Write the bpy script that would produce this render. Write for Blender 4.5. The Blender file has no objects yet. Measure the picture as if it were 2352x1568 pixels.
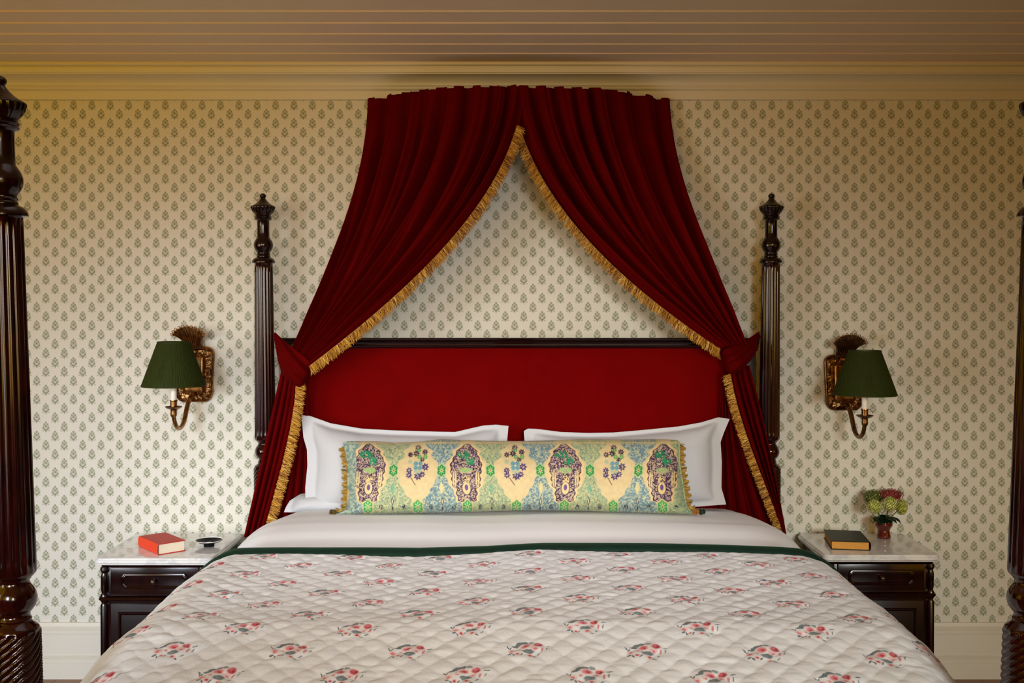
import bpy, bmesh, math, random
import numpy as np
from mathutils import Vector, Matrix, Euler
random.seed(7); RNG = np.random.RandomState(11)
PI = math.pi
scn = bpy.context.scene
COL = scn.collection
F = 2350.0; CX = 1190.5; CY = 708.0; CZ = 1.52
WALL = 4.22                                   # distance of the papered wall from the camera

def P(px, py, D):
    """a point measured on the photograph at depth D, in metres"""
    return ((px-CX)*D/F, D, CZ-(py-CY)*D/F)
def lin(r, g, b):
    f = lambda c: (c/255/12.92) if c/255 <= .04045 else ((c/255+.055)/1.055)**2.4
    return (f(r), f(g), f(b), 1.0)

# ------------------------------------------------------------------ nodes
class NT:
    def __init__(s, name):
        s.m = bpy.data.materials.new(name); s.m.use_nodes = True
        s.t = s.m.node_tree; s.t.nodes.clear()
        s.out = s.t.nodes.new('ShaderNodeOutputMaterial')
        s.b = s.t.nodes.new('ShaderNodeBsdfPrincipled')
        s.t.links.new(s.b.outputs[0], s.out.inputs[0])
    def n(s, typ, **k):
        x = s.t.nodes.new('ShaderNode'+typ)
        for a, v in k.items(): setattr(x, a, v)
        return x
    def put(s, sock, v):
        if isinstance(v, bpy.types.NodeSocket): s.t.links.new(v, sock)
        elif v is not None: sock.default_value = v
    def math(s, op, a, b=None, c=None, clamp=False):
        x = s.n('Math', operation=op, use_clamp=clamp)
        s.put(x.inputs[0], a)
        if b is not None: s.put(x.inputs[1], b)
        if c is not None: s.put(x.inputs[2], c)
        return x.outputs[0]
    def mix(s, f, a, b, mode='MIX'):
        x = s.n('Mix', data_type='RGBA', blend_type=mode)
        s.put(x.inputs[0], f); s.put(x.inputs[6], a); s.put(x.inputs[7], b)
        return x.outputs[2]
    def noise(s, vec, scale, detail=3, rough=.5, dist=0):
        x = s.n('TexNoise'); s.put(x.inputs['Vector'], vec)
        x.inputs['Scale'].default_value = scale; x.inputs['Detail'].default_value = detail
        x.inputs['Roughness'].default_value = rough; x.inputs['Distortion'].default_value = dist
        return x.outputs[0]
    def ramp(s, f, stops):
        x = s.n('ValToRGB'); s.put(x.inputs[0], f)
        e = x.color_ramp.elements
        e[0].position, e[0].color = stops[0]; e[1].position, e[1].color = stops[-1]
        for p, c in stops[1:-1]:
            q = e.new(p); q.color = c
        return x.outputs[0]
    def rng(s, v, a, b, c=0., d=1., smooth=False):
        x = s.n('MapRange', interpolation_type='SMOOTHSTEP' if smooth else 'LINEAR')
        s.put(x.inputs[0], v)
        for i, q in enumerate((a, b, c, d)): x.inputs[1+i].default_value = q
        return x.outputs[0]
    def mapping(s, vec, loc=(0,0,0), rot=(0,0,0), sc=(1,1,1), typ='POINT'):
        x = s.n('Mapping', vector_type=typ); s.put(x.inputs[0], vec)
        x.inputs[1].default_value = loc; x.inputs[2].default_value = rot; x.inputs[3].default_value = sc
        return x.outputs[0]
    def coord(s, which='Object'): return s.n('TexCoord').outputs[which]
    def bump(s, h, strength=.3, dist=.002):
        x = s.n('Bump'); s.put(x.inputs['Height'], h)
        x.inputs['Strength'].default_value = strength; x.inputs['Distance'].default_value = dist
        s.t.links.new(x.outputs[0], s.b.inputs['Normal'])
    def set(s, **k):
        names = dict(col='Base Color', rough='Roughness', metal='Metallic', spec='Specular IOR Level', coat='Coat Weight', coatr='Coat Roughness',
                     sheen='Sheen Weight', sheenr='Sheen Roughness', sheent='Sheen Tint', trans='Transmission Weight', ior='IOR', sss='Subsurface Weight')
        for a, v in k.items(): s.put(s.b.inputs[names[a]], v)
        return s.m
    def ellipse(s, vec, cx, cy, rx, ry, rot=0, soft=.25):
        v = s.mapping(vec, (cx, cy, 0), (0, 0, math.radians(rot)), (rx, ry, 1), 'TEXTURE')
        l = s.n('VectorMath', operation='LENGTH'); s.put(l.inputs[0], v)
        return s.rng(l.outputs['Value'], 1-soft, 1+soft, 1, 0)

def plain(name, col, rough=.6, noise=None, **k):
    t = NT(name)
    if noise:
        sc, amt = noise
        c = t.mix(t.noise(t.coord(), sc, 4), tuple(x*(1-amt) for x in col[:3])+(1,), tuple(min(1, x*(1+amt)) for x in col[:3])+(1,))
    else: c = col
    return t.set(col=c, rough=rough, **k)

M = {}
# patterned wallpaper : small green sprigs, staggered, printed on cream paper
t = NT('wallpaper')
TILE = 0.0758
co = t.coord(); sp = t.n('SeparateXYZ'); t.put(sp.inputs[0], co)
wob = t.math('MULTIPLY_ADD', t.noise(co, 3, 2), .006, -.003)
u = t.math('MULTIPLY_ADD', sp.outputs[0], 2/TILE, 0.914)
v = t.math('MULTIPLY_ADD', sp.outputs[2], 1/TILE, 0.396)
colm = t.math('FLOOR', u)
lu = t.math('MULTIPLY', t.math('SUBTRACT', t.math('FRACT', u), .5), 21.)
vv = t.math('ADD', v, t.math('MULTIPLY', t.math('MODULO', t.math('ADD', colm, 400.), 2.), .5))
lv = t.math('MULTIPLY', t.math('SUBTRACT', t.math('FRACT', vv), .5), 42.)
cb = t.n('CombineXYZ'); t.put(cb.inputs[0], t.math('ABSOLUTE', lu)); t.put(cb.inputs[1], lv)
cs = t.n('CombineXYZ'); t.put(cs.inputs[0], lu); t.put(cs.inputs[1], lv)
dist = t.n('VectorMath', operation='ADD'); t.put(dist.inputs[0], cb.outputs[0])
nz = t.n('TexNoise'); t.put(nz.inputs['Vector'], co); nz.inputs['Scale'].default_value = 260; nz.inputs['Detail'].default_value = 1
sc_ = t.n('VectorMath', operation='MULTIPLY_ADD'); t.put(sc_.inputs[0], nz.outputs['Color']); sc_.inputs[1].default_value = (1.8, 1.8, 0); sc_.inputs[2].default_value = (-.9, -.9, 0)
t.put(dist.inputs[1], sc_.outputs[0]); vec = dist.outputs[0]
paper = t.mix(t.rng(t.noise(t.mapping(co, sc=(1, 1, .15)), 900, 2), .35, .65), (.72, .695, .605, 1), (.755, .73, .635, 1))
tint = (.50, .50, .36, 1); g1 = (.265, .28, .185, 1); g2 = (.42, .43, .32, 1)
c = t.mix(t.math('MULTIPLY', t.ellipse(vec, 0, -.3, 7.0, 9.6, 0, .22), .46), paper, tint)
for e in [(5.8, 1.0, 1.6, 2.6, -14, g2), (6.6, -8.6, 2.9, 1.1, 18, g2), (0, 10, 2.2, 2.5, 0, g1), (3.9, 6.0, 1.8, 2.4, -22, g1),
          (0, 2.2, 2.1, 3.1, 0, g1), (5.4, -3.2, 3.0, 1.9, 38, g1), (2.3, -6.2, 2.6, 1.5, 48, g1), (0, -8.4, 1.6, 3.6, 0, g1), (3.2, .6, 1.1, 2.0, -30, g2)]:
    c = t.mix(t.math('MULTIPLY', t.ellipse(vec, *e[:5], .35), .92), c, e[5])
t.bump(t.noise(co, 1400, 2), .08, .001)
M['wallpaper'] = t.set(col=c, rough=.62, spec=.25)

M['trim'] = plain('painted_trim', (.74, .70, .60, 1), .45, (3, .05))
t = NT('ceiling_paint'); co = t.coord()
c = t.mix(t.rng(t.noise(co, 1.1, 3), .35, .65), (.78, .68, .54, 1), (.82, .66, .55, 1))
c = t.mix(t.math('MULTIPLY', t.rng(t.noise(t.mapping(co, sc=(.15, 1, 1)), 120, 4), .4, .75), .25), c, (.68, .57, .46, 1))
t.bump(t.noise(t.mapping(co, sc=(.12, 1, 1)), 160, 3), .15, .001)
M['ceiling'] = t.set(col=c, rough=.6, spec=.3)
t = NT('oak_floor'); co = t.coord()
br = t.n('TexBrick'); t.put(br.inputs[0], t.mapping(co, rot=(0, 0, PI/2))); br.inputs['Scale'].default_value = 2.2
br.inputs['Color1'].default_value = (.30, .14, .05, 1); br.inputs['Color2'].default_value = (.22, .095, .035, 1); br.inputs['Mortar'].default_value = (.04, .02, .01, 1)
br.inputs['Mortar Size'].default_value = .006; br.inputs['Brick Width'].default_value = 3; br.inputs['Row Height'].default_value = .26
M['floor'] = t.set(col=t.mix(t.math('MULTIPLY', t.noise(t.mapping(co, sc=(8, .6, 1)), 10, 5), .5), br.outputs[0], (.12, .05, .02, 1)), rough=.35)

def wood(name, a, b, rough=.2, coat=.6, spec=.5):
    t = NT(name); co = t.coord()
    g = t.noise(t.mapping(co, sc=(1, 1, .12)), 60, 5, .6, 1.5)
    t.bump(t.noise(t.mapping(co, sc=(1, 1, .08)), 300, 3), .05, .0006)
    return t.set(col=t.mix(t.rng(g, .35, .7), a, b), rough=rough, coat=coat, coatr=.12, spec=spec)
M['wood'] = wood('mahogany_polished', (.004, .0010, .0010, 1), (.016, .0020, .0016, 1), .2, .25, .35)
M['wood_flute'] = wood('mahogany_fluted', (.005, .0012, .0010, 1), (.036, .0030, .0018, 1), .14, .35, .35)
M['wood_dark'] = wood('mahogany_shadowed_panel', (.004, .001, .001, 1), (.012, .0016, .0012, 1), .35, .1, .3)

def velvet(name, a, b):
    t = NT(name); co = t.coord()
    n1 = t.noise(co, 9, 4); n2 = t.noise(t.mapping(co, sc=(1, 1, .25)), 700, 2)
    t.bump(n2, .12, .0008)
    return t.set(col=t.mix(t.rng(n1, .3, .7), a, b), rough=.9, spec=.03, sheen=.05, sheenr=.3, sheent=(.9, .02, .03, 1))
M['velvet'] = velvet('red_velvet', (.082, .0004, .0007, 1), (.108, .0006, .0010, 1))
M['velvet_head'] = velvet('red_velvet_upholstery', (.135, .0006, .0007, 1), (.155, .0008, .0008, 1))
M['lining'] = plain('dark_red_lining', (.045, .002, .002, 1), .8, (20, .3))

t = NT('gold_thread'); at = t.n('Attribute', attribute_name='Col')
M['fringe'] = t.set(col=at.outputs[0], rough=.42, spec=.5, sheen=.15)
def linen(name, col, wr=.25):
    t = NT(name); co = t.coord()
    t.bump(t.math('ADD', t.math('MULTIPLY', t.noise(co, 5, 4, .55, .6), 3.0), t.math('MULTIPLY', t.noise(co, 900, 2), .12)), wr, .006)
    return t.set(col=col, rough=.75, spec=.15, sheen=.12)
M['linen'] = linen('white_cotton', (.56, .58, .61, 1))
M['sheet'] = linen('white_sheet_cotton', (.77, .785, .80, 1), .12)
t = NT('mattress_ticking'); M['ticking'] = t.set(col=(.75, .72, .68, 1), rough=.8)

# quilt : rose bouquets in a half-drop lattice
t = NT('rose_quilt_cotton')
uv = t.n('UVMap', uv_map='UVMap').outputs[0]
rt = t.mapping(uv, (0.045, 0.018, 0), (0, 0, math.radians(1.0)), (1, 1, 1))
sp = t.n('SeparateXYZ'); t.put(sp.inputs[0], rt)
PX, PY = .262, .196
uu = t.math('MULTIPLY', sp.outputs[0], 2/PX); vv = t.math('MULTIPLY', sp.outputs[1], 1/PY)
cid = t.math('FLOOR', uu)
odd = t.math('MODULO', t.math('ADD', cid, 100.), 2.)
v2 = t.math('ADD', vv, t.math('MULTIPLY', odd, .5)); rid = t.math('FLOOR', v2)
lu = t.math('MULTIPLY', t.math('SUBTRACT', t.math('FRACT', uu), .5), PX/2*920)
lv = t.math('MULTIPLY', t.math('SUBTRACT', t.math('FRACT', v2), .5), PY*920)
cb = t.n('CombineXYZ'); t.put(cb.inputs[0], lu); t.put(cb.inputs[1], lv)
nz = t.n('TexNoise'); t.put(nz.inputs['Vector'], uv); nz.inputs['Scale'].default_value = 120; nz.inputs['Detail'].default_value = 2
ma = t.n('VectorMath', operation='MULTIPLY_ADD'); t.put(ma.inputs[0], nz.outputs['Color']); ma.inputs[1].default_value = (6, 6, 0); ma.inputs[2].default_value = (-3, -3, 0)
ad = t.n('VectorMath', operation='ADD'); t.put(ad.inputs[0], cb.outputs[0]); t.put(ad.inputs[1], ma.outputs[0]); vec = ad.outputs[0]
cloth = t.mix(t.rng(t.noise(uv, 7, 3), .35, .7), (.745, .77, .785, 1), (.70, .72, .72, 1))
gr = (.10, .14, .15, 1); gl = (.22, .27, .27, 1); pk = (.62, .19, .22, 1); pl = (.74, .50, .48, 1); rd = (.50, .035, .06, 1); dp = (.30, .03, .05, 1)
c = cloth
for e in [(-20, 17, 9, 4.5, 32, gr), (-8, 22, 8, 4.5, 15, gr), (-27, 10, 8, 3, 10, gr), (6, 23, 6, 4, -20, gl), (0, -10, 12, 7, -5, gr), (-4, -12, 6, 4, 20, gl),
          (-42, 4, 1.4, 6, 25, gr), (-37, 1, 1.3, 5, -25, gr), (40, 10, 6, 1.4, 10, gr), (38, -2, 1.6, 6, -15, gl), (-36, -20, 5, 2.5, 40, gr), (-29, -24, 2, 5, 20, gr),
          (12, -32, 5, 2, -30, gr), (6, -27, 5, 1.6, 30, gr), (22, -22, 5, 1.8, 50, gl), (-14, -22, 5, 1.8, 60, gr),
          (-6, 10, 12, 9.5, 10, pl), (-5, 9, 8.5, 6.5, 20, pk), (-4, 8, 4, 3, 0, rd),
          (19, 13, 10, 10, 0, pl), (20, 13, 8, 8, 0, rd), (19, 15, 4, 3.4, 0, pk), (23, 11, 2.4, 4, 20, dp),
          (13, -1, 8, 6, 0, pl), (28, -4, 2.6, 7, -10, pk), (14, -3, 3.4, 3, 0, pk),
          (-33, -8, 8, 7, 0, pl), (-33, -9, 4, 4, 0, pk), (-21, -20, 6, 5, 0, pl), (-21, -20, 3, 2.6, 0, rd),
          (3, -24, 7, 6, 0, pl), (3, -24, 3.4, 3.2, 0, rd), (-18, -2, 5, 4, 0, pl), (-17, -3, 2, 2, 0, pk)]:
    c = t.mix(t.math('MULTIPLY', t.ellipse(vec, *e[:5], .22), .93), c, e[5])
t.bump(t.math('ADD', t.math('MULTIPLY', t.noise(uv, 26, 4, .6, .8), 1.4), t.noise(uv, 130, 3)), .3, .003)
M['quilt'] = t.set(col=c, rough=.7, spec=.2, sheen=.1)
M['green_velvet'] = plain('dark_green_binding', (.003, .022, .012, 1), .7, (30, .3), sheen=.2, sheenr=.3, sheent=(.05, .3, .15, 1), spec=.2)
t = NT('printed_silk'); at = t.n('Attribute', attribute_name='Col'); co = t.coord()
t.bump(t.noise(co, 900, 2), .1, .0006)
M['bolster'] = t.set(col=at.outputs[0], rough=.55, spec=.3, sheen=.15)

t = NT('antique_brass'); co = t.coord(); n1 = t.noise(co, 60, 4)
M['brass'] = t.set(col=t.mix(t.rng(n1, .35, .7), (.20, .085, .028, 1), (.52, .28, .10, 1)), metal=1., rough=.3)
t = NT('embossed_brass'); co = t.coord()
vo = t.n('TexVoronoi', feature='SMOOTH_F1'); t.put(vo.inputs['Vector'], co); vo.inputs['Scale'].default_value = 95
vf = t.rng(vo.outputs['Distance'], .15, .6)
t.bump(vf, .9, .004)
M['brass_emb'] = t.set(col=t.mix(vf, (.60, .36, .15, 1), (.10, .04, .015, 1)), metal=1., rough=.33)
t = NT('aged_shaded_brass'); co = t.coord()
M['brass_dark'] = t.set(col=t.mix(t.rng(t.noise(co, 45, 4), .35, .7), (.10, .045, .02, 1), (.34, .17, .06, 1)), metal=1., rough=.36)  # darker copy of the brass; puts the vase-side sconce's shade into colour
t = NT('pleated_green_silk'); co = t.coord()
M['shade'] = t.set(col=t.mix(t.noise(t.mapping(co, sc=(1, 1, .1)), 180, 3), (.014, .022, .003, 1), (.034, .045, .005, 1)), rough=.65, spec=.12)
M['shade_in'] = plain('shade_lining', (.75, .72, .62, 1), .8)
M['ivory'] = plain('ivory_candle_sleeve', (.86, .80, .70, 1), .5)
t = NT('white_marble'); co = t.coord()
vn = t.noise(co, 4, 8, .6, 2.5)
c = t.mix(t.rng(vn, .47, .53), (.76, .76, .74, 1), (.62, .62, .62, 1)); c = t.mix(t.rng(t.noise(co, 9, 6, .6, 3), .5, .58), c, (.74, .74, .72, 1))
M['marble'] = t.set(col=c, rough=.08, spec=.6, coat=.3, coatr=.04)
M['red_cloth'] = plain('red_book_cloth', lin(196, 38, 22), .55, (80, .12))
M['spine_cloth'] = plain('orange_red_spine_cloth', lin(226, 62, 20), .5, (80, .1))
def pages(name, a, b):
    t = NT(name); co = t.coord()
    t.bump(t.noise(t.mapping(co, sc=(.02, .02, 1)), 1800, 2), .4, .0006)
    return t.set(col=t.mix(t.noise(t.mapping(co, sc=(.05, .05, 1)), 1300, 2), a, b), rough=.8)
M['pages'] = pages('cream_pages', (.80, .66, .45, 1), (.90, .80, .60, 1))
M['pages_old'] = pages('yellowed_pages', (.50, .20, .03, 1), (.80, .42, .08, 1))
M['green_cover'] = plain('dark_green_leather', (.012, .016, .006, 1), .45, (60, .3), spec=.2)
M['maroon'] = plain('maroon_leather', (.09, .012, .006, 1), .4, (60, .3))
t = NT('garnet_glass')
M['glass_red'] = t.set(col=(.14, .012, .006, 1), rough=.08, spec=.7, trans=.35, ior=1.45, coat=.6, coatr=.03)
M['black_gloss'] = plain('black_glaze', (.003, .004, .004, 1), .4, spec=.15)
M['porcelain'] = plain('white_glaze', (.78, .78, .74, 1), .15, coat=.5)
M['stem'] = plain('green_stem', (.06, .12, .03, 1), .6)
M['leaf'] = plain('dark_green_leaf', (.006, .022, .009, 1), .4, (80, .4))
t = NT('floret'); at = t.n('Attribute', attribute_name='Col'); M['floret'] = t.set(col=at.outputs[0], rough=.7, sheen=.1)
M['knob'] = plain('polished_dark_knob', (.03, .012, .008, 1), .12, coat=.8, metal=.2)

# ------------------------------------------------------------------ meshes
class MB:
    def __init__(s): s.v = []; s.f = []; s.c = []
    def add(s, v, f, col=None):
        o = len(s.v); s.v += [tuple(map(float, p)) for p in v]; s.f += [tuple(i+o for i in q) for q in f]
        s.c += [col or (1, 1, 1, 1)]*len(v) if not isinstance(col, list) else col
        return s
    def grid(s, A, closed=False, caps=False, col=None):
        """A: (n, m, 3); closed joins the last column to the first"""
        n, m = A.shape[:2]; f = []
        for i in range(n-1):
            for j in range(m if closed else m-1):
                k = (j+1) % m; f.append((i*m+j, i*m+k, (i+1)*m+k, (i+1)*m+j))
        if caps: f.append(tuple(range(m))[::-1]); f.append(tuple((n-1)*m+j for j in range(m)))
        return s.add(A.reshape(-1, 3).tolist(), f, col)
    def box(s, x0, x1, y0, y1, z0, z1, bev=0., seg=2, rot=None):
        bm = bmesh.new(); bmesh.ops.create_cube(bm, size=1)
        bmesh.ops.scale(bm, vec=(x1-x0, y1-y0, z1-z0), verts=bm.verts)
        if bev > 0: bmesh.ops.bevel(bm, geom=bm.edges[:], offset=bev, segments=seg, affect='EDGES', profile=.5)
        bmesh.ops.translate(bm, vec=((x0+x1)/2, (y0+y1)/2, (z0+z1)/2), verts=bm.verts)
        if rot: bmesh.ops.transform(bm, matrix=rot, verts=bm.verts)
        bm.verts.index_update()
        s.add([v.co[:] for v in bm.verts], [[v.index for v in f.verts] for f in bm.faces]); bm.free(); return s
    def lathe(s, prof, cx, cy, n=48, mod=None, lean=None, caps=True):
        """prof: [(z, r)...]; mod(z, r, theta)->r; lean(z)->(dx, dy)"""
        th = np.linspace(0, 2*PI, n, endpoint=False); A = np.zeros((len(prof), n, 3))
        for i, (z, r) in enumerate(prof):
            rr = mod(i, z, r, th) if mod else r
            dx, dy = lean(z) if lean else (0, 0)
            A[i, :, 0] = cx+dx+rr*np.cos(th); A[i, :, 1] = cy+dy+rr*np.sin(th); A[i, :, 2] = z
        return s.grid(A, True, caps)
    def tube(s, pts, r, n=12):
        pts = [Vector(p) for p in pts]; N = len(pts); A = np.zeros((N, n, 3)); up = Vector((1, 0, 0))
        rs = r if hasattr(r, '__len__') else [r]*N
        for i in range(N):
            d = (pts[min(i+1, N-1)]-pts[max(i-1, 0)]).normalized()
            a = up-d*up.dot(d)
            if a.length < 1e-4: a = Vector((0, 1, 0))-d*d.y
            a.normalize(); up = a; b = d.cross(a)
            for j in range(n):
                q = 2*PI*j/n; A[i, j] = pts[i]+(a*math.cos(q)+b*math.sin(q))*rs[i]
        return s.grid(A, True, True)
    def sphere(s, c, r, n=10, sx=1, sy=1, sz=1):
        A = np.zeros((n, n*2, 3))
        for i in range(n):
            a = PI*(i+.02)/(n-1+.04)
            for j in range(2*n):
                b = PI*j/n; A[i, j] = (c[0]+sx*r*math.sin(a)*math.cos(b), c[1]+sy*r*math.sin(a)*math.sin(b), c[2]-sz*r*math.cos(a))
        return s.grid(A, True, True)
    def extrude_x(s, prof, x0, x1, closed=False):
        A = np.array([[(x0, y, z) for y, z in prof], [(x1, y, z) for y, z in prof]])
        return s.grid(A, closed, closed)
    def slab(s, x0, x1, y0, y1, cr, prof, nc=8):
        """rounded rectangle slab; prof [(inset, z)...]"""
        A = []
        for ins, z in prof:
            r = max(cr-ins, .0005); ring = []
            for (qx, qy, a0) in ((x1-ins-r, y1-ins-r, 0), (x0+ins+r, y1-ins-r, 90), (x0+ins+r, y0+ins+r, 180), (x1-ins-r, y0+ins+r, 270)):
                for k in range(nc+1):
                    a = math.radians(a0+90*k/nc); ring.append((qx+r*math.cos(a), qy+r*math.sin(a), z))
            A.append(ring)
        return s.grid(np.array(A), True, True)

def wloc(o):
    v = Vector((0, 0, 0))
    while o: v += o.location; o = o.parent
    return v
def part(name, mb, mat, parent=None, loc=None, smooth=True, ang=35, label=None, sub=0):
    """link a mesh; its vertices are given in world metres"""
    base = wloc(parent) if parent else Vector((0, 0, 0))
    loc = Vector(loc) if loc is not None else (base.copy() if parent else Vector((0, 0, 0)))
    me = bpy.data.meshes.new(name)
    V = np.array(mb.v)-np.array(loc)
    me.from_pydata(V.tolist(), [], mb.f)
    if any(c != (1, 1, 1, 1) for c in mb.c[:4000:7]) or (mb.c and mat.name in ('gold_thread', 'floret', 'printed_silk')):
        a = me.color_attributes.new('Col', 'FLOAT_COLOR', 'POINT')
        a.data.foreach_set('color', np.array(mb.c, dtype=np.float32).ravel())
    me.validate(); me.update()
    if smooth:
        me.polygons.foreach_set('use_smooth', [True]*len(me.polygons))
        if ang: me.set_sharp_from_angle(angle=math.radians(ang))
    me.materials.append(mat)
    o = bpy.data.objects.new(name, me); COL.objects.link(o)
    if parent: o.parent = parent
    o.location = loc-base
    if sub:
        m = o.modifiers.new('Subdivision', 'SUBSURF'); m.levels = sub; m.render_levels = sub
    if label: o['label'] = label
    return o
def thing(name, label, cat, loc, group=None):
    o = bpy.data.objects.new(name, None); COL.objects.link(o); o.location = loc; o.empty_display_size = .1
    return tag(o, label, cat, group)
def tag(o, label, cat, group=None):
    o['label'] = label; o['category'] = cat
    if group: o['group'] = group
    return o
def struct(name, mb, mat, **k):
    o = part(name, mb, mat, **k); o['kind'] = 'structure'; return o
def ss(a, b, x): 
    q = np.clip((x-a)/(b-a), 0, 1); return q*q*(3-2*q)

# ------------------------------------------------------------------ room shell
struct('wall_back', MB().box(-3.0, 3.0, WALL, WALL+.1, 0, 2.62), M['wallpaper'], smooth=False)
struct('floor', MB().box(-3.0, 3.0, -2.2, WALL, -.08, 0), M['floor'], smooth=False)
CEIL = 2.508
prof = []; PITCH = .141; y = WALL+.02
while y > -2.2:                                # tongue and groove boards with a small bead at each joint
    prof += [(y, CEIL), (y-PITCH+.012, CEIL), (y-PITCH+.010, CEIL+.004), (y-PITCH+.007, CEIL+.004), (y-PITCH+.006, CEIL-.0015), (y-PITCH+.003, CEIL-.004), (y-PITCH+.001, CEIL-.0025)]
    y -= PITCH
mb = MB().extrude_x(prof[::-1], -3.0, 3.0); mb.box(-3.0, 3.0, -2.2, WALL+.1, CEIL+.006, CEIL+.08)
struct('ceiling', mb, M['ceiling'], ang=20)
W = WALL
crown = [(W, 2.377), (W-.018, 2.377), (W-.020, 2.381), (W-.020, 2.412), (W-.024, 2.414), (W-.031, 2.417), (W-.033, 2.421), (W-.031, 2.425), (W-.034, 2.428), (W-.036, 2.431)]
for k in range(13):
    a = k/12*PI/2; crown.append((W-.038-.062*(1-math.cos(a)), 2.433+.030*math.sin(a)))
crown += [(W-.104, 2.463), (W-.104, 2.467), (W-.110, 2.469), (W-.112, 2.484), (W-.112, 2.487), (W-.106, 2.489), (W-.106, 2.493), (W-.116, 2.494), (W-.121, 2.498), (W-.121, 2.503), (W-.119, 2.507), (W-.119, CEIL+.004), (W, CEIL+.004)]
struct('trim_1', MB().extrude_x(crown, -3.0, 3.0, True), M['trim'], ang=25)
base = [(W, .0), (W-.026, .0), (W-.026, .060), (W-.022, .063), (W-.024, .066), (W-.024, .082), (W-.020, .084), (W-.024, .087), (W-.024, .091), (W-.019, .093), (W-.021, .097), (W-.019, .100),
        (W-.019, .178), (W-.015, .181), (W-.020, .184), (W-.020, .197), (W-.016, .199), (W-.019, .203), (W-.015, .206), (W-.017, .210), (W-.013, .214), (W-.008, .226), (W, .228)]
struct('baseboard_back', MB().extrude_x(base, -3.0, 3.0, True), M['trim'], ang=20)

# ------------------------------------------------------------------ bed
bed = thing('four_poster_bed', 'dark mahogany four poster bed with fluted posts and red velvet headboard', 'bed', (0, 3.05, 0))
S = 1/573.9
def zb(py): return CZ-(py-CY)*S
# profile of a post read along its height: (photo y on the rear post, radius in photo px there, texture)
PR = [(444, 2), (445.5, 5), (448, 7.2), (450, 7.6), (452, 7.2), (454, 5.8), (455, 5.4), (457, 6.5), (461, 9.5), (466, 14.5), (470, 20), (473, 25), (474.5, 26.4), (476, 26.6),
      (478, 26.2), (482, 25), (487, 22.5), (491, 19.5), (494, 17.6), (496, 17.2), (497, 19), (498.5, 19.8), (500, 19), (501, 18.2), (502, 19), (503.5, 19.6), (505, 18.6), (506, 14.4),
      (507, 13.8), (520, 13.6), (535, 13.8), (545, 14.2), (546, 14.8)]
for k in range(1, 13):
    a = math.radians(45+ (135-8)*k/12); PR.append((563-21.5*math.cos(a), max(14.5, 21.8*math.sin(a))))
PR += [(582, 15.2), (583.5, 16), (585, 15.2), (586, 14.4), (587.5, 15.4), (589, 16), (590.5, 15.6), (591.5, 17.5), (593, 21), (596, 24), (599, 25.6), (602, 26.2), (603.4, 26), (604, 24.2), (605, 21)]
NTOP = len(PR)
for k in range(0, 41):
    PR.append((606+400*k/40, 20.4+3.4*k/40))
NFL = len(PR)
PR += [(1009, 22.5), (1013, 18.5), (1016, 16.2), (1018, 16.0)]
for k in range(1, 12):
    a = PI*(.22+.60*k/12); PR.append((1036.5-22*math.cos(a), 23.6*math.sin(a)))
PR += [(1056, 15.4), (1058, 16.5), (1060, 17.6), (1062, 16.6), (1064, 18), (1067, 22), (1069, 24.4), (1071, 25.2), (1073, 25.6)]
NLOW = len(PR)
for k in range(0, 300): PR.append((1075+190*k/299, 26.2+.6*k/299))
NTW = len(PR)
PR += [(1267, 24), (1269, 18), (1275, 21), (1282, 24), (1290, 23), (1298, 17), (1301, 20), (1306, 22.5), (1380, 24), (1450, 26), (1550, 28), (1576, 20)]
def post_mod(i, z, r, th):
    if 12 <= i < 19: return r*(1+.035*np.cos(24*th)*(1 if i < 17 else .5))
    if NTOP+1 <= i < NFL-1: return r*(1-.085*np.clip(1.25*np.abs(np.cos(9*th))**1.6-.15, 0, 1))
    if NLOW <= i < NTW: return r*(1-.10*np.abs(np.sin(7.5*(th-2*PI*z/.23)))**.7 + .04)
    return r
SC = {}
def post(x0, D, slope, topfrac=0):
    """x0: axis at the height z=1.0, slope dx/dz"""
    mb_top, mb = MB(), MB()
    zs = [(max(0, zb(y)), r*S) for y, r in PR]
    zs[-1] = (0.0, zs[-1][1])
    lean = lambda z: (slope*(z-1.0), 0)
    split = NTOP
    mb_top.lathe(zs[:split], x0, D, 72, post_mod, lean)
    off = split-1
    mb.lathe(zs[off:], x0, D, 144, lambda i, z, r, th: post_mod(i+off, z, r, th), lean)
    o = part('bed_post', mb, M['wood_flute'], bed, loc=(x0, D, 0), ang=50)
    part('finial', mb_top, M['wood'], o, ang=50)
    return o
DB, DF = 4.095, 2.024
post(P(609.5, 0, DB)[0], DB, -.010); post(P(1766.5, 0, DB)[0], DB, .010)
# front posts: axis at z=1.0 sits at photo y = 708+.52*F/2.024
post(P(32, 0, DF)[0], DF, -.029); post(P(2366, 0, DF)[0], DF, .033)
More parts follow.
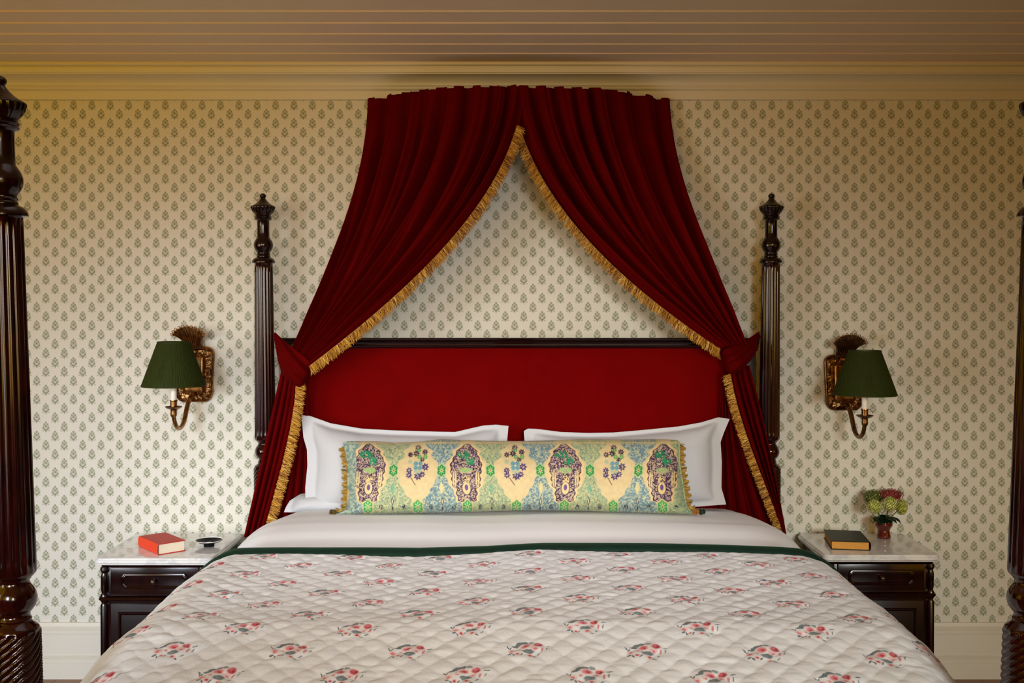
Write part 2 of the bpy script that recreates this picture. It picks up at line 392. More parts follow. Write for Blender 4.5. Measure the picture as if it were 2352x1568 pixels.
# headboard
XL, XR = P(640, 0, DB)[0], P(1738, 0, DB)[0]
HB = 4.085
rail = []
for (dy, py) in [(0.0, 775), (.030, 776), (.034, 778), (.030, 781), (.026, 782), (.030, 784), (.033, 786.5), (.030, 789), (.025, 790), (.026, 793), (.022, 795), (.020, 797), (.012, 799), (.008, 806), (.0, 806)]:
    rail.append((HB-dy, CZ-(py-CY)*(HB-dy)/F))
mb = MB().extrude_x(rail, XL, XR, True)
part('headboard_rail', mb, M['wood'], bed, ang=25)
ztop = CZ-(800-CY)*4.07/F
for xa in (XL+.01, XR-.075): part('headboard_stile', MB().box(xa, xa+.065, 4.06, 4.095, .30, ztop+.03, .006), M['wood_dark'], bed, ang=30)
nu, nv = 60, 24; A = np.zeros((nv, nu, 3))
x0, x1 = XL+.07, XR-.07
for i in range(nv):
    for j in range(nu):
        a, b = j/(nu-1), i/(nv-1)
        e = min(a, 1-a)*(x1-x0)/.035; f = min(b, 1-b)*(ztop-.45)/.03
        A[i, j] = (x0+a*(x1-x0), 4.072-.022*math.sqrt(max(0, 1-(1-min(1, e))**2))*math.sqrt(max(0, 1-(1-min(1, f))**2)), .45+b*(ztop-.45))
part('headboard_panel', MB().grid(A), M['velvet_head'], bed, ang=60)
part('headboard_back', MB().box(XL+.01, XR-.01, 4.085, 4.10, .28, ztop+.03), M['wood_dark'], bed)
mb = MB(); mb.box(-1.02, -.985, 2.05, 4.06, .28, .46, .006); part('side_rail', mb, M['wood'], bed)
mb = MB(); mb.box(.985, 1.02, 2.05, 4.06, .28, .46, .006); part('side_rail', mb, M['wood'], bed)
mb = MB(); mb.box(-.97, .97, 2.005, 2.045, .28, .46, .006); part('foot_rail', mb, M['wood'], bed)

tag(part('mattress', MB().box(-.93, .93, 2.24, 4.03, .38, .70, .05, 4), M['ticking'], loc=(0, 3.1, .38)), 'thick pale mattress resting between the rails of the four poster bed', 'mattress')

# ------------------------------------------------------------------ sheet and quilt
def side(s, a, R):
    """arc along the width -> (x, drop)"""
    q = np.abs(s); x = np.where(q < a, q, a+R*np.sin(np.clip((q-a)/R, 0, PI/2)))
    d = np.where(q < a, 0, R*(1-np.cos(np.clip((q-a)/R, 0, PI/2)))+np.clip(q-a-R*PI/2, 0, None))
    return np.sign(s)*x, d
def bedz(x, D):
    z = np.interp(D, [2.0, 2.12, 2.38, 2.6, 3.0, 3.1, 3.2, 3.30, 3.36, 3.42, 3.5, 3.62, 3.70, 3.80, 4.06], [.695, .712, .768, .772, .772, .768, .757, .757, .762, .779, .789, .786, .779, .768, .742])
    return z-.020*np.abs(x)**3
def smooth_noise(n, m, k, seed):
    r = np.random.RandomState(seed); g = r.randn(k[0]+3, k[1]+3)
    yi = np.linspace(0, k[0], n); xi = np.linspace(0, k[1], m); out = np.zeros((n, m))
    y0 = yi.astype(int); x0 = xi.astype(int); fy = (yi-y0)[:, None]; fx = (xi-x0)[None]
    fy = fy*fy*(3-2*fy); fx = fx*fx*(3-2*fx)
    return (g[y0][:, x0]*(1-fy)*(1-fx)+g[y0+1][:, x0]*fy*(1-fx)+g[y0][:, x0+1]*(1-fy)*fx+g[y0+1][:, x0+1]*fy*fx)
ns, nt = 150, 70
s_ = np.linspace(-1.30, 1.30, ns); D_ = np.linspace(2.9, 4.045, nt)
a_w = np.interp(D_, [2.9, 3.15, 3.6, 3.9, 4.045], [.80, .80, .82, .80, .78]); R_w = np.interp(D_, [2.9, 3.15, 3.6, 3.9, 4.045], [.17, .17, .20, .21, .20])
A = np.zeros((nt, ns, 3)); nzs = smooth_noise(nt, ns, (5, 9), 3)*.004+smooth_noise(nt, ns, (14, 5), 4)*.0015
for i in range(nt):
    x, d = side(s_, a_w[i], R_w[i])
    A[i, :, 0] = x; A[i, :, 1] = D_[i]; A[i, :, 2] = bedz(x, D_[i])-d+nzs[i]
A[-1, :, 2] -= .03
sh = part('bed_sheet', MB().grid(A), M['sheet'], ang=0, loc=(0, 3.5, .5), sub=1)
tag(sh, 'smooth white top sheet folded over the duvet below the pillows', 'sheet')

def Dtrim(x): return np.interp(x, [-1.1, -.98, -.88, -.6, -.3, -.1, .08, .4, .8, .95, 1.1], [3.05, 3.08, 3.10, 3.06, 3.035, 3.06, 3.115, 3.12, 3.10, 3.08, 3.05])
ns, nt = 520, 330
s_ = np.linspace(-1.36, 1.36, ns); t_ = np.linspace(0, 1.30, nt)
SS, TT = np.meshgrid(s_, t_)
X, dr = side(SS, .845, .125)
Y = np.zeros_like(X); Z = np.zeros_like(X)
L = 1.02                                      # length before the hem turns down at the foot
tt = TT
D0 = Dtrim(X); k = (D0-2.10)/L
Yt = D0-np.clip(tt, 0, L)*k
turn = np.clip(tt-L, 0, None); Rf = .06
ang_ = np.clip(turn/Rf, 0, 1.35)
Yt = Yt-Rf*np.sin(ang_); dz = Rf*(1-np.cos(ang_))+np.clip(turn-Rf*1.35, 0, None)*.97
Yt -= np.clip(turn-Rf*1.35, 0, None)*.2
Z = bedz(X, np.clip(Yt, 2.10, 9))+.012-dr-dz*(1-.85*np.clip(dr/.3, 0, 1))
Y = Yt
# lengthwise stretch and soft unevenness
Z += smooth_noise(nt, ns, (5, 8), 21)*.0035
Xo = X+np.sign(X)*np.clip(dr, 0, .1)*.25
# diamond quilting: padded cells between stitched lines
p = .046; a = (SS+TT*1.0)/math.sqrt(2)+smooth_noise(nt, ns, (9, 9), 5)*.0025; b = (SS-TT*1.0)/math.sqrt(2)+smooth_noise(nt, ns, (9, 9), 6)*.0025
qa = np.abs(np.sin(PI*a/p)); qb = np.abs(np.sin(PI*b/p))
puff = (.0050*(qa**.45)*(.38+.62*qb**.5)+.0007*smooth_noise(nt, ns, (60, 90), 9)+.0008*smooth_noise(nt, ns, (110, 60), 19))*np.clip(TT/.03, .15, 1)
upn = np.cos(np.clip(dr/.125, 0, 1)*PI/2); 
Z += puff*np.maximum(upn, .1); Xo += np.sign(X)*puff*(1-upn); Y -= puff*np.sin(ang_)*.8
A = np.stack([Xo, Y, Z], -1)
quilt = part('rose_quilt', MB().grid(A), M['quilt'], ang=0, loc=(0, 2.6, .6))
uvl = quilt.data.uv_layers.new(name='UVMap')
vi = np.zeros(len(quilt.data.loops), dtype=np.int64); quilt.data.loops.foreach_get('vertex_index', vi)
UVa = np.stack([SS.ravel(), (.93-TT).ravel()], -1)[vi]
uvl.data.foreach_set('uv', UVa.astype(np.float32).ravel())
sol = quilt.modifiers.new('Solidify', 'SOLIDIFY'); sol.thickness = .006; sol.offset = -1
tag(quilt, 'cream diamond-quilted bedspread printed with pink rose bouquets and edged in green', 'quilt')
# green velvet binding along its head edge
ring = 16; ns2 = 260; s2 = np.linspace(-1.36, 1.36, ns2); A = np.zeros((ns2, ring, 3))
x2, d2 = side(s2, .845, .125); dd = Dtrim(x2); jag = smooth_noise(1, ns2, (1, 90), 8)[0]*.0014
x2o = x2+np.sign(x2)*np.clip(d2, 0, .1)*.25
zz = bedz(x2, dd)+.012-d2
for j in range(ring):
    q = 2*PI*j/ring; cy_, cz_ = .040*math.cos(q), .0125*math.sin(q)
    tilt = np.clip(d2/.125, 0, 1)*PI/2
    A[:, j, 0] = x2o+np.sign(x2)*cz_*np.sin(tilt); A[:, j, 1] = dd+.030+cy_+jag*(cy_ < 0); A[:, j, 2] = zz+.006+cz_*np.cos(tilt)
part('velvet_binding', MB().grid(A, True, True), M['green_velvet'], quilt, ang=0, label='dark green velvet edging')

# ------------------------------------------------------------------ pillows
def coons(top, bot, lef, rig, U, V):
    """boundary polylines in photo px -> points; U,V in 0..1 (V=0 bottom)"""
    def pl(pts, q):
        pts = np.array(pts, float); seg = np.hypot(*(pts[1:]-pts[:-1]).T); cum = np.r_[0, np.cumsum(seg)]/seg.sum()
        return np.stack([np.interp(q, cum, pts[:, 0]), np.interp(q, cum, pts[:, 1])], -1)
    T, B, Lf, R = pl(top, U), pl(bot, U), pl(lef, V), pl(rig, V)
    c00, c10, c01, c11 = [np.array(q, float) for q in (bot[0], bot[-1], top[0], top[-1])]
    u, v = U[..., None], V[..., None]
    return (1-v)*B+v*T+(1-u)*Lf+u*R-((1-u)*(1-v)*c00+u*(1-v)*c10+(1-u)*v*c01+u*v*c11)
def cushion(top, bot, lef, rig, Dbot, Dtop, thick, fl=(.0, .0), nu=120, nv=60, seed=1, wr=.002, expo=.55, colf=None):
    U, V = np.meshgrid(np.linspace(0, 1, nu), np.linspace(0, 1, nv))
    q = coons(top, bot, lef, rig, U, V)
    yb = max(p[1] for p in bot); yt = min(p[1] for p in top)
    D = Dbot+(Dtop-Dbot)*np.clip((yb-q[..., 1])/(yb-yt), -.2, 1.2)
    a = np.clip(1-np.abs(2*U-1)/(1-fl[0]), 0, 1); b = np.clip(1-np.abs(2*V-1)/(1-fl[1]), 0, 1)
    h = thick*(np.clip(a*(nu/(nv*1.0)), 0, 1)*(2-np.clip(a*(nu/(nv*1.0)), 0, 1)))**expo*(b*(2-b))**expo
    w = smooth_noise(nv, nu, (6, 9), seed)*wr+smooth_noise(nv, nu, (4, 26), seed+1)*wr*.5+smooth_noise(nv, nu, (3, 4), seed+2)*wr
    tl = (Dtop-Dbot)
    mb = MB(); out = []
    for sgn in (-1, 1):
        Dp = D+sgn*(h*.5+.0015)+(w*(.3+b) if sgn < 0 else 0)
        if sgn < 0: Dp = Dp-h*.15
        Dx = Dp if sgn < 0 else D
        A = np.stack([(q[..., 0]-CX)*Dx/F, Dp, CZ-(q[..., 1]-CY)*Dx/F], -1)
        out.append(A)
    colr = None
    if colf is not None:
        colr = colf(q); c4 = [tuple(map(float, p)) for p in colr.reshape(-1, 3)]; c4 = [p+(1.,) for p in c4]
        mb.grid(out[0], col=c4); mb.grid(out[1][:, ::-1], col=[(.45, .40, .25, 1)]*(nu*nv))
    else: mb.grid(out[0]); mb.grid(out[1][:, ::-1])
    # close the rim
    rim = []
    for g in (out[0], out[1]): rim.append(np.concatenate([g[0, :], g[1:, -1], g[-1, -2::-1], g[-2:0:-1, 0]]))
    mb.grid(np.array([rim[1], rim[0]]), True, col=[(.45, .40, .25, 1)]*(2*len(rim[0])) if colf is not None else None)
    return mb, out[0]
G = 'white pillows against the headboard'
mb, _ = cushion([(692, 953), (712, 955), (760, 972), (830, 984), (900, 988), (1000, 991), (1045, 992), (1075, 985), (1110, 977), (1140, 975), (1168, 978)],
                [(702, 1172), (930, 1176), (1172, 1172)], [(702, 1172), (701, 1120), (706, 1070), (705, 1032), (697, 1005), (692, 953)], [(1172, 1172), (1168, 1090), (1164, 1020), (1168, 978)],
                3.90, 3.99, .15, (.10, .12), seed=2, expo=.5)
tag(part('pillow', mb, M['linen'], ang=0, loc=(-.40, 3.9, .76)), 'white flanged pillow leaning on the headboard, on the orange-red book side', 'pillow')
mb, _ = cushion([(1203, 990), (1212, 984), (1235, 985), (1290, 992), (1350, 994), (1410, 993), (1480, 987), (1560, 979), (1610, 970), (1650, 958), (1676, 962)],
                [(1200, 1172), (1430, 1176), (1668, 1158)], [(1200, 1172), (1208, 1090), (1206, 1030), (1203, 990)], [(1668, 1158), (1657, 1120), (1658, 1060), (1655, 1015), (1664, 990), (1676, 962)],
                3.90, 3.99, .15, (.10, .12), seed=12, expo=.5)
tag(part('pillow', mb, M['linen'], ang=0, loc=(.42, 3.9, .76)), 'white flanged pillow leaning on the headboard, on the hydrangea vase side', 'pillow')
mb, _ = cushion([(665, 1150), (690, 1134), (740, 1128), (900, 1126), (1150, 1130)], [(652, 1176), (900, 1180), (1150, 1176)], [(652, 1176), (656, 1166), (665, 1150)], [(1150, 1176), (1152, 1150), (1150, 1130)],
                3.93, 4.0, .13, (.06, .05), nv=24, seed=5)
tag(part('pillow', mb, M['linen'], ang=0, loc=(-.5, 3.95, .74)), 'white pillow lying flat, mostly hidden beneath an upright white pillow', 'pillow')

# --- bolster with its printed cloth
def rc(*c): return np.array(lin(*c)[:3])
def vnoise(x, y, seed):
    r = np.random.RandomState(seed); g = r.rand(64, 64)
    xi = np.floor(x).astype(int); yi = np.floor(y).astype(int); fx = x-xi; fy = y-yi; fx = fx*fx*(3-2*fx); fy = fy*fy*(3-2*fy)
    h = lambda a, b: g[a % 64, b % 64]
    return h(xi, yi)*(1-fx)*(1-fy)+h(xi+1, yi)*fx*(1-fy)+h(xi, yi+1)*(1-fx)*fy+h(xi+1, yi+1)*fx*fy
def print_cloth(q):
    X = q[..., 0]; Yp = q[..., 1]-1014; X = X+2*np.sin(Yp/30+X/90); U = X
    m = ((X-1072+112.5*20) % 225); m = np.where(m > 112.5, m-225, m)   # 0 at the purple medallions
    y_ = ((X-960+112.5*20) % 225); y_ = np.where(y_ > 112.5, y_-225, y_)  # 0 at the yellow ones
    C = np.zeros(U.shape+(3,)); C[:] = rc(222, 200, 148)
    def put(mask, col, a=1.0):
        mk = np.clip(mask, 0, 1)[..., None]*a; C[:] = C*(1-mk)+np.array(col)*mk
    def step(d, w=1.2): return np.clip(.5-d/w, 0, 1)
    n1 = vnoise(X/3.2, Yp/3.2, 1); n2 = vnoise(X/1.9, Yp/1.9, 2); n3 = vnoise(X/7, Yp/7, 3); n4 = vnoise(X/2.3+9, Yp/2.3, 4)
    put(np.clip(n3*1.6-.4, 0, 1), rc(238, 214, 160), .6)
    hw = np.interp(Yp, [0, 14, 22, 32, 40, 47, 54, 80, 90, 104, 112, 124, 134, 150, 168], [40, 34, 22, 24, 20, 11, 6, 7, 16, 19, 27, 33, 42, 47, 46])
    for c0, ca, cb_, cc in ((-56.5, (112, 144, 156), (170, 188, 170), (208, 208, 160)), (56, (170, 184, 142), (204, 202, 150), (128, 156, 126))):
        d = np.abs(m-c0)-hw-2*np.sin(Yp/4)
        s_m = step(d, 2)
        put(step(d-3, 2), rc(215, 205, 150), .7)
        put(s_m, rc(*ca)); put(s_m*np.clip((n1-.5)*6, 0, 1), rc(*cb_)); put(s_m*np.clip((n4-.66)*8, 0, 1), rc(*cc)); put(s_m*np.clip((.24-n2)*8, 0, 1), rc(66, 106, 120) if c0 < 0 else rc(96, 120, 84), .8)
        dk = step(np.abs(m-c0)/3.4+np.abs(Yp-137)/11-1, .3); put(dk, rc(40, 40, 60)); put(step(np.abs(m-c0)/1.8+np.abs(Yp-137)/7-1, .3), rc(215, 205, 180))
        put(step(np.abs(m-c0)/2.2+np.abs(Yp-153)/6-1, .3), rc(44, 44, 70))
        if c0 > 0: put(step(np.abs(m-c0)/6+np.abs(Yp-108)/13-1, .3)*(.4+.6*(n1 > .4)), rc(84, 172, 140), .75)
        else: put(step(np.abs(m-c0)/6+np.abs(Yp-106)/16-1, .3), rc(222, 210, 150))
        for sg in (-1, 1): put(step(np.hypot((m-c0-sg*26)/5, (Yp-150)/6)-1, .4)*(n2 > .45), rc(46, 50, 76))
        # star medallion
        th = np.arctan2(Yp-66, (m-c0)*1.35); rr = np.hypot((m-c0)*1.35, Yp-66)/(12.5*(1+.10*np.cos(6*th+PI)))
        put(step(rr-1.25, .2), rc(190, 210, 150)); put(step(rr-1.02, .15), rc(34, 140, 66)); put(step(rr-.70, .15)*np.clip(.5+2*np.cos(8*th), 0, 1), rc(160, 214, 130)); put(step(rr-.28, .15), rc(236, 206, 150)); put(step(rr-.14, .1), rc(120, 60, 60))
    # purple medallion
    hm = np.interp(Yp, [4, 7, 12, 22, 36, 48, 62, 76, 98, 104, 108, 124, 136, 141], [0, 7, 14, 24, 29, 36, 36.5, 33, 32, 28, 23, 23, 19, 6])
    d = np.abs(m)-hm-1.6*np.sin(Yp/2.6)
    ok = (Yp > 4) & (Yp < 141)
    put(step(np.where(Yp < 4, (4-Yp)-3, np.where(Yp > 141, np.maximum(Yp-144, d-5), d-5)), 2)*((Yp < 144)), rc(240, 208, 150))
    sm = step(d, 2)*ok
    put(sm, rc(206, 182, 150)); put(sm*np.clip((n2-.43)*9, 0, 1), rc(58, 36, 66)); put(sm*np.clip((n4-.7)*8, 0, 1), rc(120, 84, 150), .8)
    put(step(np.abs(d+1.2)-1.0, 1)*ok, rc(60, 32, 52))
    for sg in (-1, 1):
        b_ = step(np.hypot((m-sg*26)/4.4, (Yp-86)/20)-1, .25)
        put(b_, rc(232, 208, 150)); put(step(np.abs(m-sg*26)-.8, 1)*b_*(n1 > .35), rc(70, 44, 74))
    put(step(np.hypot((m+7)/15, (Yp-30)/9)-1, .2)*np.clip((n1-.3)*5, 0, 1), rc(24, 140, 92)); put(step(np.hypot((m-9)/11, (Yp-44)/10)-1, .2)*np.clip((n1-.3)*5, 0, 1), rc(34, 152, 100))
    put(step(np.hypot(m/15, (Yp-66)/7)-1, .2)*np.clip((n2-.35)*6, 0, 1), rc(150, 200, 110))
    put(step(np.hypot(m/9, (Yp-88)/9)-1, .2), rc(230, 206, 140)); put(step(np.hypot(m/9, (Yp-88)/9)-1, .2)*(n2 > .62), rc(80, 50, 90))
    put(step(np.hypot(m/11, (Yp-108)/15)-1, .15), rc(60, 36, 66)); put(step(np.hypot(m/9, (Yp-107)/14)-1, .15), rc(236, 210, 150)); put(step(np.hypot(m/4, (Yp-105)/7)-1, .3), rc(110, 76, 140))
    # lower green stars under both medallions
    for mm in (m, y_):
        th = np.arctan2(Yp-150, mm*1.4); rr = np.hypot(mm*1.4, Yp-150)/(14.5*(1+.10*np.cos(6*th+PI)))
        put(step(rr-1.22, .2), rc(214, 206, 140)); put(step(rr-1.02, .12), rc(60, 160, 84)); put(step(rr-.78, .12)*np.clip(.6+2*np.cos(8*th), 0, 1), rc(170, 220, 140)); put(step(rr-.26, .12), rc(236, 206, 150)); put(step(rr-.13, .1), rc(110, 50, 50))
    # spray of flowers on the yellow medallions
    for fx, fy, r, cc in [(-1, 14, 6, 0), (-19, 30, 5.5, 0), (15, 24, 6, 0), (-5, 27, 6.5, 0), (9, 41, 5, 0), (1, 20, 4, 1), (2, 35, 5, 1), (16, 35, 5, 1), (17, 58, 7.5, 2), (-20, 66, 6, 2), (-20, 77, 6, 2), (1, 79, 8, 2), (11, 75, 6, 2), (-19, 46, 5, 4), (-9, 52, 4, 4), (-1, 66, 8, 4)]:
        th = np.arctan2(Yp-fy, y_-fx); rr = np.hypot(y_-fx, Yp-fy)/(r*(1+.22*np.cos(7*th)))
        cl = [rc(58, 34, 60), rc(96, 168, 90), rc(66, 48, 110), rc(112, 158, 164), rc(176, 190, 160)][cc]
        put(step(rr-1, .3), cl); 
        if cc in (0, 2): put(step(rr-.5, .3)*(n2 > .5), rc(200, 180, 150))
        else: put(step(rr-.35, .3), rc(200, 200, 140), .7)
    for sx in (-5, 5):
        for sy in (-5, 5): put(step(np.hypot(y_-sx, Yp-55-sy)-5, 1.5), rc(108, 158, 168))
    dl = np.abs((y_+14)-(Yp-84)*.62)*.85; put(step(dl-.9, .8)*((Yp > 83) & (Yp < 100)), rc(90, 66, 50))
    put(np.clip((10-Yp)/10, 0, 1)*np.clip(n3+.2, 0, 1), rc(150, 160, 90), .55); put(np.clip((Yp-160)/7, 0, 1), rc(88, 104, 66), .6)
    e = np.clip((818-X)/28, 0, 1); put((e > .05)*1.0, rc(120, 152, 148), .85); put((e > .05)*np.clip((n1-.45)*6, 0, 1), rc(178, 196, 170)); 
    e = np.clip((X-1556)/22, 0, 1); put((e > .05)*1.0, rc(168, 184, 136), .85); put((e > .05)*np.clip((n1-.5)*6, 0, 1), rc(128, 158, 128))
    return C*.86
tp = [(788, 1016), (800, 1013), (860, 1013), (905, 1016), (960, 1014), (1012, 1008), (1060, 1010), (1120, 1012), (1187, 1013), (1260, 1011), (1340, 1008), (1440, 1009), (1520, 1008), (1555, 1010), (1562, 1014)]
bt = [(768, 1181), (880, 1181), (1030, 1177), (1187, 1172), (1340, 1173), (1480, 1178), (1594, 1180)]
mb, FR = cushion(tp, bt, [(768, 1181), (796, 1166), (798, 1120), (797, 1060), (788, 1016)], [(1594, 1180), (1578, 1160), (1570, 1110), (1562, 1060), (1562, 1014)],
             3.70, 3.83, .17, (.01, .0), nu=860, nv=190, seed=31, wr=.0018, expo=.5, colf=print_cloth)
bolster = tag(part('bolster_cushion', mb, M['bolster'], ang=0, loc=(-.02, 3.7, .77)), 'long silk bolster cushion printed with purple and yellow medallions, tasselled ends', 'cushion')
def tassel_edge(edge, sgn, name):
    mb = MB(); r = np.random.RandomState(5)
    n = len(edge)
    for i in range(0, n-1):
        for q in range(4):
            p0 = Vector(edge[i]); p1 = Vector(edge[i+1]); o = p0.lerp(p1, r.rand())+Vector((0, -.006+.008*r.rand(), 0))
            sw = math.sin(i*.75)
            l = .013+.007*max(0, sw)+.004*r.rand(); d = Vector((sgn*(1+.2*r.rand()), -.3+.6*r.rand(), -.5+.55*sw+.5*r.rand())).normalized()
            w = .0016; cc = [(.40, .22, .02, 1), (.24, .15, .015, 1), (.52, .33, .06, 1), (.05, .075, .02, 1)][r.choice(4, p=[.45, .25, .15, .15])]
            e = o+d*l; s_ = Vector((0, 0, w)) if abs(d.z) < .7 else Vector((w, 0, 0))
            f = Vector((0, -w, 0))
            mb.add([o-s_, o+s_, o+f, e-s_*.7, e+s_*.7, e+f*.7], [(0, 1, 4, 3), (1, 2, 5, 4), (2, 0, 3, 5), (3, 4, 5)], cc)
    return part('tassel_trim', mb, M['fringe'], bolster, smooth=False, label='gold and green tasselled edging')
eL = FR[14:182:2, 0]; eR = FR[14:186:2, -1]
tassel_edge([tuple(p) for p in eL], -1, 'l'); tassel_edge([tuple(p) for p in eR], 1, 'r')
for (c0, sg, cs) in ((FR[2, 0], -1, [(.30, .16, .02, 1), (.03, .04, .01, 1)]), (FR[2, -1], 1, [(.40, .16, .02, 1), (.010, .03, .012, 1)])):
    mb = MB(); r = np.random.RandomState(3)
    for i in range(420):
        a = r.randn(3)*np.array([.010, .006, .0055]); o = Vector(c0)+Vector((sg*(.008+(.022 if i % 2 and sg > 0 else 0)), -.004, .007))
        d = Vector(tuple(a)); d = d.normalized()*min(.012, d.length*1.2)
        e = o+d; w = .0013; mb.add([e-Vector((w, 0, w)), e+Vector((w, 0, -w)), e+Vector((0, -w, w)), o+d*.3], [(0, 1, 2), (0, 1, 3), (1, 2, 3), (2, 0, 3)], cs[0] if (i % 2 == 0) else cs[1])
    part('corner_tassel', mb, M['fringe'], bolster, smooth=False)

# ------------------------------------------------------------------ bed curtains hung from the wall corona
def bez(P0, P1, P2, P3, t):
    t = t[..., None]; return (1-t)**3*P0+3*(1-t)**2*t*P1+3*(1-t)*t*t*P2+t**3*P3
ARC = np.array([(843, 230, 4.19), (865, 226, 4.165), (887, 220.5, 4.136), (941, 211, 4.057), (980, 206, 4.02), (1018, 201.5, 3.985), (1082, 199, 3.962), (1150, 198, 3.952), (1225, 197.4, 3.949),
                (1310, 200, 3.968), (1375, 201.5, 3.985), (1433, 210, 4.05), (1490, 220.5, 4.136), (1515, 225, 4.16), (1539, 230, 4.19)])
def folds(u, seed, n, bias=.0):
    r = np.random.RandomState(seed); w = r.uniform(.6, 1.5, n); c = np.r_[0, np.cumsum(w)]/w.sum()
    ph = np.interp(u, c, np.arange(n+1)); am = np.interp(u, (c[1:]+c[:-1])/2, r.uniform(.6, 1.25, n))
    f = ph-np.floor(ph)
    g = np.where(f < .72, np.sin(PI*f/.72)**.75*1.5-.75, -.75-.75*np.sin(PI*(f-.72)/.28))
    return g*am
def make_curtain(sg):
    """sg -1: the curtain on the bed's red-book side, +1 the other"""
    nu, nv = 420, 150
    u = np.linspace(0, 1, nu); v = np.linspace(0, 1, nv)
    xin = 1206 if sg < 0 else 1172
    xo = 843 if sg < 0 else 1539
    tx = xo+(xin-xo)*u
    T = np.stack([tx, np.interp(tx, ARC[:, 0], ARC[:, 1]), np.interp(tx, ARC[:, 0], ARC[:, 2])], -1)
    if sg < 0:
        O = [None, (836, 420, 4.15), (774, 600, 4.06), (672, 815, 4.00)]; I = [None, (1190, 440, 3.93), (970, 640, 3.92), (712, 842, 3.93)]
        off = 0
    else:
        O = [None, (1548, 415, 4.15), (1622, 600, 4.06), (1712, 806, 4.00)]; I = [None, (1196, 440, 3.96), (1412, 640, 3.95), (1656, 803, 3.95)]
        off = .012
    up = u**1.0
    ps = [T]
    for k in (1, 2, 3):
        a = np.array(O[k], float); b = np.array(I[k], float)
        q = a+(b-a)*up[:, None]
        ps.append(q)
    V, Ug = np.meshgrid(v, u, indexing='ij')
    Q = bez(*[np.broadcast_to(p, (nv, nu, 3)) for p in ps], V)
    W3 = np.stack([(Q[..., 0]-CX)*Q[..., 2]/F, Q[..., 2], CZ-(Q[..., 1]-CY)*Q[..., 2]/F], -1)
    # fold displacement toward the room
    du = np.gradient(W3, axis=1); dv = np.gradient(W3, axis=0)
    nrm = np.cross(du, dv); nrm /= np.linalg.norm(nrm, axis=-1, keepdims=True)+1e-9
    nrm *= -np.sign(nrm[..., 1:2]+1e-9)
    nf = 8
    f1 = folds(u, 3 if sg < 0 else 9, nf)[None]; f2 = folds(u, 17 if sg < 0 else 23, nf*2+1)[None]
    A1 = np.interp(v, [0, .06, .3, .6, .85, 1], [.015, .022, .045, .060, .054, .028])[:, None]
    A2 = np.interp(v, [0, .1, .4, .8, 1], [.003, .004, .008, .011, .009])[:, None]
    fade = 1-.75*ss(.93, 1, u)[None]
    f1b = folds(np.clip(u+.02*np.sin(1.5), 0, 1), 5 if sg < 0 else 12, nf)[None]
    mixv = ss(.2, .75, v)[:, None]
    dsp = (A1*((1-mixv)*f1+mixv*(.6*f1+.6*f1b))+A2*f2)*fade
    W3 = W3+nrm*(dsp[..., None]+.004)
    W3[:, :, 1] = np.minimum(W3[:, :, 1]+off, WALL-.015)
    # heading: pleats stand slightly proud
    W3[0:2, :, 2] += .0035*np.sign(np.sin(2*PI*u*9))[None]
    name = 'bed_curtain'
    root = thing(name, 'crimson velvet bed curtain draped toward the post on the orange-red book side' if sg < 0 else 'crimson velvet bed curtain draped toward the post on the hydrangea vase side', 'curtain', tuple(P(640 if sg < 0 else 1740, 1190, 4.02)), 'pair of velvet bed curtains')
    o = part('drape', MB().grid(W3), M['velvet'], root, ang=0)
    m = o.modifiers.new('Solidify', 'SOLIDIFY'); m.thickness = .003; m.offset = 1
    # tail below the tie: a fanned outer fold and the darker inner folds behind it
    nu2, nv2 = 180, 90; u = np.linspace(0, 1, nu2); v = np.linspace(0, 1, nv2)
    if sg < 0: TO = [(648, 846, 3.985), (628, 930, 4.0), (602, 1050, 4.02), (561, 1232, 4.02)]; TI = [(683, 862, 3.95), (682, 950, 3.94), (656, 1055, 3.97), (606, 1225, 4.0)]
    else: TO = [(1722, 838, 3.985), (1748, 930, 4.0), (1775, 1040, 4.02), (1803, 1225, 4.02)]; TI = [(1674, 852, 3.95), (1690, 950, 3.94), (1728, 1050, 3.97), (1800, 1225, 4.0)]
    def sheet(TO, TI, seed, nf, amp):
        ps = [np.array(a, float)+(np.array(b, float)-np.array(a, float))*u[:, None] for a, b in zip(TO, TI)]
        V, Ug = np.meshgrid(v, u, indexing='ij')
        Q = bez(*[np.broadcast_to(p, (nv2, nu2, 3)) for p in ps], V)
        A = np.stack([(Q[..., 0]-CX)*Q[..., 2]/F, Q[..., 2], CZ-(Q[..., 1]-CY)*Q[..., 2]/F], -1)
        A[..., 1] -= folds(u, seed, nf)[None]*np.interp(v, [0, .3, 1], amp)[:, None]
        return A
    tail = sheet(TO, TI, 4+sg, 4, [.008, .014, .018])
    o = part('curtain_tail', MB().grid(tail), M['velvet'], root, ang=0); m = o.modifiers.new('Solidify', 'SOLIDIFY'); m.thickness = .003
    if sg < 0: BO = [(680, 862, 3.985), (676, 950, 4.0), (650, 1055, 4.02), (600, 1225, 4.04)]; BI = [(706, 855, 3.97), (714, 960, 4.0), (716, 1050, 4.03), (722, 1225, 4.04)]
    else: BO = [(1672, 852, 3.985), (1692, 950, 3.985), (1722, 1050, 4.01), (1792, 1225, 4.03)]; BI = [(1662, 852, 3.97), (1655, 960, 4.0), (1645, 1050, 4.03), (1640, 1225, 4.04)]
    inner = sheet(BO, BI, 8+sg, 5, [.004, .012, .018])
    o = part('curtain_return', MB().grid(inner), M['velvet'], root, ang=0); m = o.modifiers.new('Solidify', 'SOLIDIFY'); m.thickness = .003
